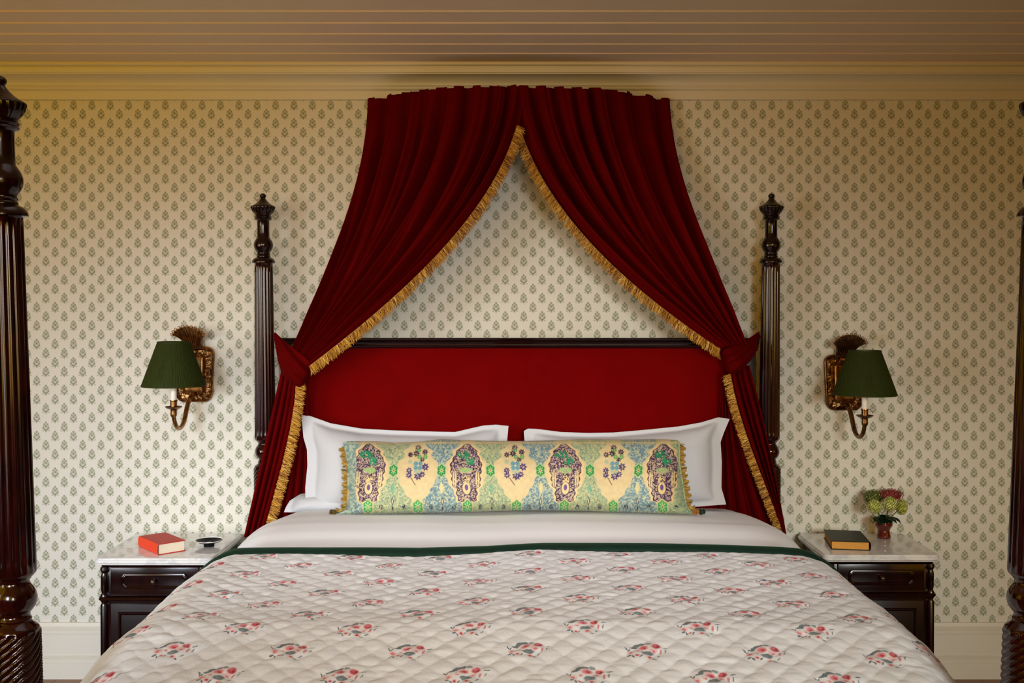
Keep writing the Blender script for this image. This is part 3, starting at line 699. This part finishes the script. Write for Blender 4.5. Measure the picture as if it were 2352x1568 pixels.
    # bullion fringe down the leading edge
    def fringe(edge, out, wmax, seed, dens=9, taper0=0, back=0.004):
        mb = MB(); r = np.random.RandomState(seed); n = len(edge)
        for i in range(n-1):
            p0, p1 = Vector(edge[i]), Vector(edge[i+1]); o_ = Vector(out[i])
            tg = (p1-p0).normalized(); k = max(1, int(dens*(p1-p0).length/.0075))
            for q in range(k):
                o = p0.lerp(p1, r.rand())-o_*(.006*r.rand())+Vector((0, -.002-.009*r.rand(), 0))
                L_ = wmax*(.75+.35*r.rand())
                bend = tg*(r.randn()*.30+.25)*L_ + Vector((0, -.004*r.rand(), -.003*r.rand()))
                a = o; b = o+o_*L_*.5+bend*.35+Vector((0, -.005*r.rand(), 0)); c_ = o+o_*L_+bend
                w = tg*.0011; f = Vector((0, -.0011, 0))
                g = r.rand(); base_ = (.46, .21, .018) if g < .42 else ((.72, .38, .04) if g < .68 else ((.14, .03, .005) if g < .90 else (.9, .66, .18)))
                cc = base_+(1,)
                mb.add([a-w, a+w, a+f, b-w, b+w, b+f, c_-w*.6, c_+w*.6, c_+f*.6], [(0, 1, 4, 3), (1, 2, 5, 4), (2, 0, 3, 5), (3, 4, 7, 6), (4, 5, 8, 7), (5, 3, 6, 8)], cc)
        # woven heading band
        A = np.array([[Vector(e)-Vector(o_)*.006+Vector((0, -.003, 0)), Vector(e)+Vector(o_)*.004+Vector((0, -.005, 0))] for e, o_ in zip(edge, out)])
        mb.grid(A, col=[(.32, .13, .018, 1)]*(len(edge)*2))
        return part('bullion_fringe', mb, M['fringe'], root, smooth=False, label='gold bullion fringe')
    e = W3[:, -1]; st = int(nv*(.13 if sg < 0 else .15)); e = e[st:]
    d_ = np.gradient(e, axis=0); d_ /= np.linalg.norm(d_, axis=1, keepdims=True)
    out = np.stack([np.abs(d_[:, 2])*(-sg)*1.0, d_[:, 0]*0, -np.abs(d_[:, 0])], -1)
    out[:, 1] = 0; out /= np.linalg.norm(out, axis=1, keepdims=True)
    fringe([tuple(p) for p in e], [tuple(o) for o in out], .033, 7+sg)
    e = tail[2:, -1]
    out = np.tile(np.array([[-sg*1.0, 0, -.15]]), (len(e), 1))
    if sg > 0: out = np.tile(np.array([[-1.0, 0, -.1]]), (len(e), 1)); 
    fringe([tuple(p) for p in e], [tuple(o) for o in out/np.linalg.norm(out[0])], .036 if sg < 0 else .030, 17+sg, 10)
    return root
make_curtain(-1); make_curtain(1)
# tiebacks looped to the posts
def tieback(sg):
    if sg < 0:
        U_ = [(631, 764), (650, 780), (665, 792), (684, 807), (700, 819), (716, 837), (717, 850)]; L_ = [(629, 772), (634, 800), (640, 828), (650, 860), (664, 874), (688, 889), (706, 880)]
    else:
        U_ = [(1744, 760), (1728, 771), (1716, 780), (1700, 791), (1680, 797), (1660, 804), (1653, 816)]; L_ = [(1745, 770), (1741, 800), (1732, 818), (1719, 834), (1704, 850), (1680, 861), (1663, 850)]
    Dd = [4.075, 4.03, 3.985, 3.935, 3.905, 3.915, 3.99]
    n, m = 70, 34; q = np.linspace(0, 6, n); A = np.zeros((n, m, 3)); U_, L_ = np.array(U_, float), np.array(L_, float)
    sm = lambda c: np.interp(q, range(7), c)
    Ux, Uy, Lx, Ly, Dq = sm(U_[:, 0]), sm(U_[:, 1]), sm(L_[:, 0]), sm(L_[:, 1]), sm(Dd)
    for c in (Ux, Uy, Lx, Ly, Dq):
        for _ in range(12): c[1:-1] = (c[:-2]+2*c[1:-1]+c[2:])/4
    for j in range(m):
        a = j/(m-1); bow = 4*a*(1-a); w = np.hypot(Ux-Lx, Uy-Ly)/70
        D = Dq+.030*(1-bow)*np.clip(w, 0, 1)+.0075*np.sin(a*15+q*.5)*np.clip(w*1.5, 0, 1)+.006*np.sin(a*5.5+q*.8)
        x = Lx+(Ux-Lx)*a; y = Ly+(Uy-Ly)*a
        A[:, j, 0] = (x-CX)*D/F; A[:, j, 1] = D; A[:, j, 2] = CZ-(y-CY)*D/F
    o = part('curtain_tieback', MB().grid(A), M['velvet'], ang=0, loc=P(U_[0][0], 830, 4.05))
    s = o.modifiers.new('Solidify', 'SOLIDIFY'); s.thickness = .004
    tag(o, 'red velvet tieback cinching the curtain to the post on the orange-red book side' if sg < 0 else 'red velvet tieback cinching the curtain to the post on the hydrangea vase side', 'tieback', 'pair of curtain tiebacks')
tieback(-1); tieback(1)
# the corona board that carries the curtains
A = []
for dz in (.0, .018):
    A.append([(P(x, y, d)[0]*.93+.0004, min(d+.05, 4.205), 2.335+dz) for x, y, d in ARC]+[(P(1539, 230, 4.19)[0]*.93, WALL-.002, 2.335+dz), (P(843, 230, 4.19)[0]*.93, WALL-.002, 2.335+dz)])
tag(part('curtain_corona', MB().grid(np.array(A), True, True), M['wood_dark'], loc=(0, 4.2, 2.34)), 'curved dark board on the wall above the bed that carries the velvet curtains', 'curtain board')

# ------------------------------------------------------------------ wall sconces
def sconce(sg):
    cx = -1.334 if sg < 0 else 1.341
    dz = 0 if sg < 0 else -.034
    root = thing('wall_sconce', 'brass wall lamp with pleated green shade hanging above the orange-red book' if sg < 0 else 'brass wall lamp with pleated green shade hanging above the green book and vase', 'wall lamp', (cx, WALL, 1.135+dz), 'pair of brass wall sconces')
    zc = 1.249+dz; hh = .114
    # embossed back plate: loops of a rounded, slightly tapering rectangle
    def ring(ins, y, n=15):
        out = []; w = .079-ins; h = hh-ins; r = max(.004, .034-ins*.6)
        for (qx, qz, a0) in ((w-r, h-r, 0), (-w+r, h-r, 90), (-w+r, -h+r, 180), (w-r, -h+r, 270)):
            for k in range(n):
                a = math.radians(a0+90*k/(n-1)); x = qx+r*math.cos(a); z = qz+r*math.sin(a)
                x *= 1+.07*z/hh
                out.append((cx+x, y, zc+z))
        return out
    W_ = WALL
    A = np.array([ring(0, W_-.001), ring(-.001, W_-.008), ring(.001, W_-.015), ring(.004, W_-.017), ring(.007, W_-.014), ring(.009, W_-.010)])
    plate = part('backplate', MB().grid(A, True, True), M['brass_dark' if sg > 0 else 'brass'], root, ang=40)  # vase-side sconce takes the darker brass, its dimmer light put in colour
    A = np.array([ring(.008, W_-.009), ring(.012, W_-.0125), ring(.022, W_-.015), ring(.033, W_-.0125), ring(.036, W_-.009)])
    part('embossed_border', MB().grid(A, True), M['brass_emb'], plate, ang=0)
    A = np.array([ring(.036, W_-.010), ring(.038, W_-.016), ring(.042, W_-.020), ring(.050, W_-.021)])
    part('centre_panel', MB().grid(A, True, True), M['brass'], plate, ang=40)
    mb = MB(); rg = ring(.0345, W_-.012, 8); 
    for k in range(len(rg)):
        a, b = Vector(rg[k]), Vector(rg[(k+1) % len(rg)]); c_ = max(1, int((b-a).length/.0055))
        for q in range(c_): mb.sphere(a.lerp(b, q/c_), .0022, 5)
    part('beading', mb, M['brass'], plate)
    # shell crest
    nf = 11; nu, nv = nf*12+1, 26; A = np.zeros((nv, nu, 3))
    for i in range(nv):
        v = i/(nv-1)
        for j in range(nu):
            u = j/(nu-1)*2-1; fl = abs(math.cos(PI*nf*(u+1)/2)); ph = u*math.radians(78)
            k = 1-.05*fl**1.5
            xt, zt = .069*math.sin(ph)*k, .046+.050*math.cos(ph)*k
            xm_, zm_ = .030*u, .040+.006*math.cos(ph)
            x = (1-v)**2*.041*u+2*v*(1-v)*xm_+v*v*xt; z = 2*v*(1-v)*zm_+v*v*zt
            y = -.018-.060*v**1.6-.012*math.cos(u*1.4)*v-(.010*(1-fl))*min(1, v*4)
            A[i, j] = (cx+x, W_+y, zc+hh-.010+z)
    mb = MB().grid(A); r_ = A[-1]
    for k in range(nf):
        c0 = r_[int((k+.5)*12)]; mb.tube([tuple(c0+np.array([.0048*math.cos(q), -.002, .0048*math.sin(q)])) for q in np.linspace(0, 2*PI, 12)], .0014, 6)
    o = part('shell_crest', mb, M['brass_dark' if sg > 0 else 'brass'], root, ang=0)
    m = o.modifiers.new('Solidify', 'SOLIDIFY'); m.thickness = .0015
    # swan arm, drip pan, socket
    pth = [(4.205, 1.166), (4.17, 1.160), (4.135, 1.142), (4.112, 1.110), (4.092, 1.078), (4.065, 1.055), (4.03, 1.046), (3.995, 1.056), (3.97, 1.080), (3.96, 1.108), (3.96, 1.132)]
    yy = np.interp(np.linspace(0, 10, 41), range(11), [p[0] for p in pth]); zz = np.interp(np.linspace(0, 10, 41), range(11), [p[1] for p in pth])
    for _ in range(3):
        yy[1:-1] = (yy[:-2]+yy[1:-1]*2+yy[2:])/4; zz[1:-1] = (zz[:-2]+zz[1:-1]*2+zz[2:])/4
    mb = MB().tube([(cx, a, b+dz) for a, b in zip(yy, zz)], [.0105-.003*k/40 for k in range(41)], 14)
    mb.lathe([(1.098+dz, .007), (1.104+dz, .0115), (1.112+dz, .0125), (1.120+dz, .0115), (1.128+dz, .0125), (1.133+dz, .009)], cx, 3.96, 24)
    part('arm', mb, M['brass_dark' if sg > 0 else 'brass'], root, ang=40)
    part('drip_pan', MB().lathe([(1.128+dz, .008), (1.130+dz, .016), (1.134+dz, .027), (1.140+dz, .033), (1.141+dz, .032), (1.136+dz, .022), (1.134+dz, .010)], cx, 3.96, 32), M['brass_dark'], root)
    part('candle_socket', MB().lathe([(1.134+dz, .0135), (1.137+dz, .0145), (1.139+dz, .013), (1.160+dz, .0132), (1.163+dz, .0155), (1.166+dz, .0150)], cx, 3.96, 28), M['brass'], root)
    part('candle_sleeve', MB().lathe([(1.163+dz, .0115), (1.25+dz, .0115), (1.26+dz, .010)], cx, 3.96, 24), M['ivory'], root)
    # pleated shade
    zb0, zt0, rb, rt_ = 1.222+dz, 1.388+dz, .1185, .0605; n = 480; th = np.linspace(0, 2*PI, n, endpoint=False); r = np.random.RandomState(2)
    jit = r.rand(120); jit = np.repeat(jit, 4)
    rows = []
    for k in range(17):
        a = k/16; rr = rb+(rt_-rb)*a; pl_ = .0016*np.abs(np.sin(60*th+jit*1.4+(.35*jit*np.sin(a*5))))*(1-.3*a)
        if k in (0, 16): pl_ = 0
        rows.append(np.stack([cx+(rr+pl_+(.0012 if k in (0, 16) else 0))*np.cos(th), 3.96+(rr+pl_)*np.sin(th), np.full(n, zb0+(zt0-zb0)*a)], -1))
    shade = part('lamp_shade', MB().grid(np.array(rows), True), M['shade'], root, ang=50)
    for zz_, rr in ((zb0, rb+.0008), (zt0, rt_+.0008)):
        part('shade_binding', MB().lathe([(zz_-.002, rr-.003), (zz_-.003, rr+.001), (zz_+.004, rr+.0012-.0004), (zz_+.004, rr-.003)], cx, 3.96, 72, caps=False), M['shade'], shade)
    part('shade_lining', MB().lathe([(zb0, rb-.002), (zt0, rt_-.002)], cx, 3.96, 64, caps=False), M['shade_in'], shade, label='pale inner lining')
    return root
sconce(-1); sconce(1)

# ------------------------------------------------------------------ nightstands
def nightstand(sg):
    if sg < 0: x0, x1, y0 = -1.567, -1.125, 3.765; lab = 'mahogany nightstand with marble top carrying the orange-red book and small dish'; zt = .600
    else: x0, x1, y0 = 1.140, 1.580, 3.815; lab = 'mahogany nightstand with marble top carrying the green book and hydrangeas'; zt = .600
    root = thing('nightstand', lab, 'nightstand', ((x0+x1)/2, (y0+4.18)/2, 0), 'pair of marble-topped nightstands')
    yb = 4.195; xm = (x0+x1)/2
    part('marble_top', MB().slab(x0, x1, y0, yb, .028, [(.010, zt-.027), (.006, zt-.026), (.005, zt-.022), (.001, zt-.019), (.0, zt-.014), (.001, zt-.008), (.004, zt-.006), (.005, zt-.003), (.008, zt-.0005), (.012, zt)]), M['marble'], root, ang=25, label='polished white marble slab')
    zc = zt-.027; a0, a1, f0 = x0+.018, x1-.018, y0+.018
    mb = MB(); mb.slab(a0, a1, f0, yb-.004, .02, [(.006, zc-.012), (.0, zc-.006), (-.004, zc-.003), (-.004, zc)])
    mb.box(a0+.008, a1-.008, f0+.012, yb-.004, .0, zc-.008, .003)
    part('cabinet_body', mb, M['wood'], root, ang=30)
    zm = zt-.150
    mb = MB()
    mb.slab(a0-.008, a1+.008, f0-.006, yb-.004, .02, [(.008, zm-.012), (.002, zm-.009), (.0, zm-.005), (.003, zm-.001), (.002, zm+.002), (.008, zm+.005)])
    part('waist_moulding', mb, M['wood'], root, ang=35)
    for xx in (a0+.014, a1-.014):
        mb = MB(); mb.lathe([(.0, .012), (.05, .013), (.06, .009), (.07, .014), (.085, .012), (zm-.03, .0135), (zm-.02, .009), (zm-.012, .014), (zm+.006, .014), (zm+.016, .009), (zm+.03, .0125), (zc-.045, .0125), (zc-.033, .009), (zc-.022, .015), (zc-.010, .013)], xx, f0+.010, 28)
        part('corner_column', mb, M['wood'], root, ang=35)
    # drawer front with an eight-sided raised moulding
    zd = (zc+zm)/2+.002; dh = .050; dw = (a1-a0)/2-.040
    dr = part('drawer', MB().box(xm-dw, xm+dw, f0+.002, f0+.016, zd-dh, zd+dh*.96, .002), M['wood'], root, ang=30)
    def octo(w, h, c): return [(w-c, h), (w, h-c), (w, -h+c), (w-c, -h), (-w+c, -h), (-w, -h+c), (-w, h-c), (-w+c, h)]
    A = []
    for ins, yy in ((0, 0), (.0015, -.005), (.004, -.006), (.0055, -.004), (.0075, -.005), (.010, -.0035), (.0115, 0)):
        A.append([(xm+x, f0+.002+yy, zd-.002+z) for x, z in octo(.124-ins, .029-ins, .012)])
    part('drawer_moulding', MB().grid(np.array(A), True), M['wood'], dr, ang=20)
    mb = MB(); kr = [(0, .004), (-.006, .0045), (-.010, .0085), (-.016, .010), (-.021, .0085), (-.024, .004)]
    th = np.linspace(0, 2*PI, 20, endpoint=False)
    mb.grid(np.array([[(xm+r*math.cos(q), f0+.002+y, zd-.002+r*math.sin(q)) for q in th] for y, r in kr]), True, True)
    part('drawer_knob', mb, M['knob'], dr)
    do = part('door', MB().box(xm-dw, xm+dw, f0+.004, f0+.016, .06, zm-.025, .002), M['wood_dark'], root, ang=30)
    mb = MB(); A = []
    for ins, yy in ((.028, 0), (.030, -.005), (.035, -.005), (.040, .0)):
        A.append([(xm-dw+ins, f0+.004+yy, .06+ins), (xm+dw-ins, f0+.004+yy, .06+ins), (xm+dw-ins, f0+.004+yy, zm-.025-ins), (xm-dw+ins, f0+.004+yy, zm-.025-ins)])
    part('door_moulding', mb.grid(np.array(A), True), M['wood'], do, ang=20)
    part('plinth', MB().slab(a0-.006, a1+.006, f0-.004, yb-.004, .01, [(.0, .0), (.0, .035), (.006, .045)]), M['wood'], root, ang=30)
    return root
nightstand(-1); nightstand(1)

# ------------------------------------------------------------------ things on the nightstands
def book(c, ax, w, l, h, zt, cov, spm, pg, label, name='book', spine_at=-1):
    """c: corner at the origin of the short edge; ax: angle of the short edge; spine along the long side"""
    R = Matrix.Translation((c[0], c[1], zt)) @ Matrix.Rotation(ax, 4, 'Z')
    root = thing(name, label, 'book', tuple(R @ Vector((w/2, l/2, 0))))
    tb = .0028
    mb = MB(); mb.box(0, w, 0, l, 0, tb, .0008, 1, R); mb.box(0, w, 0, l, h-tb, h, .0008, 1, R)
    part('cover', mb, cov, root, ang=30)
    mb = MB(); xs = 0 if spine_at < 0 else w
    A = []
    for k in range(9):
        a = PI*(k/8-.5); A.append([(xs+spine_at*.006*math.cos(a), l*q, h/2+h/2*math.sin(a)) for q in (0, 1)])
    A.append([(xs-spine_at*.002, 0, h), (xs-spine_at*.002, l, h)]); A.insert(0, [(xs-spine_at*.002, 0, 0), (xs-spine_at*.002, l, 0)])
    A = np.array([[tuple(R @ Vector(p)) for p in row] for row in A])
    part('spine', MB().grid(A, False), spm, root, ang=50)
    mb = MB(); p0, p1 = (.002, w-.004) if spine_at < 0 else (.004, w-.002)
    mb.box(p0, p1, .004, l-.004, tb, h-tb, 0, 1, R); part('page_block', mb, pg, root, ang=30)
    return root
# red book: page edge faces the bed side, spine faces the door side
p0 = (-1.339, 3.813); ang = math.atan2(.069, .077)
# rotate so that the spine side is the long left-hand face
R_l = .185; 
book((p0[0], p0[1]), ang, .103, .186, .041, .6005, M['red_cloth'], M['spine_cloth'], M['pages'], 'thick orange-red cloth book lying at an angle on the marble top', spine_at=-1)
book((1.194, 3.905), -.15, .141, .20, .033, .6005, M['green_cover'], M['maroon'], M['pages_old'], 'old dark green book with yellowed page edges lying near the vase', spine_at=1)
dish = thing('trinket_dish', 'small shallow black dish with a white rim on the marble top', 'dish', (-1.197, 3.96, .6))
part('bowl', MB().lathe([(.6005, .020), (.606, .020), (.611, .022), (.617, .040), (.623, .052), (.6245, .0515), (.620, .042), (.612, .026), (.611, .004)], -1.197, 3.96, 48), M['black_gloss'], dish)
mb = MB(); mb.lathe([(.6220, .0500), (.6235, .0525), (.6255, .0535), (.6262, .0525), (.6250, .0495), (.6235, .0490), (.6225, .0490)], -1.197, 3.96, 72, caps=False)
part('rim', mb, M['porcelain'], dish, label='white glazed rim')
mb = MB(); mb.lathe([(.6125, .002), (.6130, .010), (.6140, .014), (.6120, .014)], -1.197, 3.96, 40); part('glazed_centre', mb, M['porcelain'], dish, label='white glazed centre')
VX, VY = 1.466, 4.105
mb = MB().lathe([(.6005, .0255), (.604, .0275), (.612, .0270), (.622, .0245), (.634, .0240), (.640, .0265), (.648, .0325), (.655, .0350), (.664, .0352), (.670, .0335), (.672, .031), (.6715, .029), (.664, .031), (.655, .031), (.646, .026), (.636, .020), (.620, .020), (.608, .021)], VX, VY, 56)
tag(part('flower_vase', mb, M['glass_red'], loc=(VX, VY, .6), ang=50), 'small dark red glass vase holding hydrangeas on the marble top', 'vase')
def hydrangea(px, py, D, r, cols, label, flat=1.0, wide=1.0, leafs=2, seed=1):
    c0 = Vector(P(px, py, D)); R = np.random.RandomState(seed)
    root = thing('hydrangea', label, 'flower', (VX, VY, .63), 'hydrangeas in the red glass vase')
    mb = MB(); n = 170
    for i in range(n):
        z = 1-2*(i+.5)/n; a = i*2.39996; s = math.sqrt(1-z*z); d = Vector((s*math.cos(a), s*math.sin(a), z))
        q = c0+Vector((d.x*r*wide, d.y*r, d.z*r*flat))*(.9+.16*R.rand())
        t1 = d.cross(Vector((.3, .2, 1))).normalized(); t2 = d.cross(t1); rot = R.rand()*PI
        cc = cols[R.choice(len(cols))]; k = .75+.5*R.rand(); cc = tuple(min(1, x*k) for x in cc)+(1,)
        for m in range(4):
            b = rot+m*PI/2; e = (t1*math.cos(b)+t2*math.sin(b)); g = (t1*math.cos(b+PI/2)+t2*math.sin(b+PI/2)); w = .0036
            mb.add([q, q+e*w*.6+g*w*.55+d*.0008, q+e*w*1.35+d*.0016, q+e*w*.6-g*w*.55+d*.0008], [(0, 1, 2, 3)], cc)
        mb.add([q+t1*.0009+d*.001, q+t2*.0009+d*.001, q-t1*.0009+d*.001, q-t2*.0009+d*.001], [(0, 1, 2, 3)], (cc[0]*.5, cc[1]*.5, cc[2]*.4, 1))
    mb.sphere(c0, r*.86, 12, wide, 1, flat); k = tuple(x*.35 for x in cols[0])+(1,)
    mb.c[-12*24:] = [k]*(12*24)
    part('flower_head', mb, M['floret'], root, ang=0)
    tip = Vector((VX+(c0.x-VX)*.12, VY+(c0.y-VY)*.12, .622)); mid = Vector((VX+(c0.x-VX)*.35, VY+(c0.y-VY)*.35, .68))
    part('stem', MB().tube([tip, mid, mid.lerp(c0, .5), c0], .0022, 8), M['stem'], root)
    for j in range(leafs):
        a = R.rand()*2*PI if j else math.atan2(c0.y-VY-.03, c0.x-VX+.001); L_ = .045; o = mid+Vector((0, 0, .006*j)); d = Vector((math.cos(a), math.sin(a)-.6, .25-.5*R.rand())).normalized(); sd = d.cross(Vector((0, 0, 1))).normalized()
        A = np.zeros((9, 5, 3))
        for p in range(9):
            q = p/8; w = .016*math.sin(PI*min(1, q*.96+.04))**.8
            for k in range(5):
                f = (k-2)/2; A[p, k] = o+d*L_*q+sd*w*f+Vector((0, 0, -.016*q*q+.004*abs(f)))
        part('leaf', MB().grid(A), M['leaf'], root, ang=0)
    return root
LG = [(.48, .52, .10), (.62, .62, .22), (.40, .46, .06)]; OG = [(.16, .20, .02), (.26, .28, .04), (.10, .14, .015)]; RD = [(.34, .03, .025), (.45, .07, .05), (.24, .015, .02)]
hydrangea(2006, 1143, 4.125, .036, OG, 'olive green hydrangea head at the back beside the red one', .95, 1.05, 2, 1)
hydrangea(2046, 1136, 4.12, .034, RD, 'dusky red hydrangea head at the top of the bunch', .72, 1.45, 2, 2)
hydrangea(2009, 1163, 4.05, .027, LG, 'lime hydrangea head at the front, nearest the green book', 1, 1, 3, 3)
hydrangea(2044, 1157, 4.04, .028, LG, 'lime hydrangea head at the front centre below the red one', 1, 1, 3, 4)
hydrangea(2071, 1164, 4.10, .025, [(.42, .46, .05), (.52, .55, .10)], 'lime hydrangea head on the outer side, away from the bed', 1.25, .85, 2, 5)

# ------------------------------------------------------------------ light
def area(name, loc, target, sx, sy, power, col, spread=180):
    l = bpy.data.lights.new(name, 'AREA'); l.shape = 'RECTANGLE'; l.size = sx; l.size_y = sy; l.energy = power; l.color = col; l.spread = math.radians(spread)
    o = bpy.data.objects.new(name, l); COL.objects.link(o); o.location = loc
    o.rotation_euler = (Vector(target)-Vector(loc)).to_track_quat('-Z', 'Y').to_euler(); return o
def rgb(p, c): return p*max(c), tuple(q/max(c) for q in c)
for nm, loc, tg, sx, sy, p, c, sp in (
        ('rear_window_daylight', (1.0, -2.4, 2.0), (-.05, 4.1, .75), 1.4, 1.2, 20, (.42, .42, .41), 29),
        ('side_window_daylight', (-3.2, 1.2, 1.3), (-.1, 4.1, .75), 1.1, 1.2, 16, (.30, .32, .35), 50),
        ('bay_window_daylight', (-1.9, -1.5, 1.9), (-1.8, 4.1, .45), 1.2, 1.0, 18, (.42, .49, .59), 35),
        ('bay_window_daylight', (2.1, -1.5, 1.9), (1.6, 4.1, .40), 1.2, 1.0, 18, (.15, .155, .14), 30),
        ('overhead_fill', (0, 2.35, 2.48), (0, 2.6, .7), 1.8, 1.2, 15, (.12, .115, .12), 95),  # added fill above the bed to brighten quilt and sheet, no real fitting
        ('overhead_fill', (0, 2.85, 2.48), (0, 3.3, .7), 1.8, .5, 12, (.25, .25, .28), 78),  # second added overhead fill, brightens the sheet near the pillows
        ('warm_side_fill', (-3.1, 1.6, 1.8), (-1.2, 4.2, 2.2), 2.6, 1.6, 15, (.84, .48, .0), 150),  # added amber fill that warms the upper wall, no real lamp
        ('warm_ceiling_fill', (-.9, -.6, 1.8), (-.3, 2.8, 2.65), 3.6, 1.2, 20, (.76, .385, .0), 105),  # added amber fill behind the camera, warms ceiling and crown, no real lamp
        ('warm_side_fill', (3.1, 1.9, 1.2), (1.2, 4.2, .5), 1.6, 1.6, 15, (.16, .07, .0), 100)):  # added weak amber fill from the vase side, no real lamp
    p, c = rgb(p, c); area(nm, loc, tg, sx, sy, p, c, sp)
w = bpy.data.worlds.new('room_air'); scn.world = w; w.use_nodes = True
w.node_tree.nodes['Background'].inputs[0].default_value = (1.0, .6, .2, 1); w.node_tree.nodes['Background'].inputs[1].default_value = .008

# ------------------------------------------------------------------ camera
cam = bpy.data.cameras.new('camera'); co_ = bpy.data.objects.new('camera', cam); COL.objects.link(co_)
cam.sensor_fit = 'HORIZONTAL'; cam.sensor_width = 36; cam.lens = 36*F/2352
co_.location = (0, 0, CZ); co_.rotation_euler = (PI/2, 0, 0)
cam.shift_x = -(CX-1176)/2352; cam.shift_y = (CY-784)/2352
cam.clip_start = .05
scn.camera = co_
scn.view_settings.view_transform = 'Standard'; scn.view_settings.look = 'None'; scn.view_settings.gamma = 1; scn.view_settings.exposure = 0
try: scn.view_settings.use_curve_mapping = False
except Exception: pass
scn.cycles.max_bounces = 8
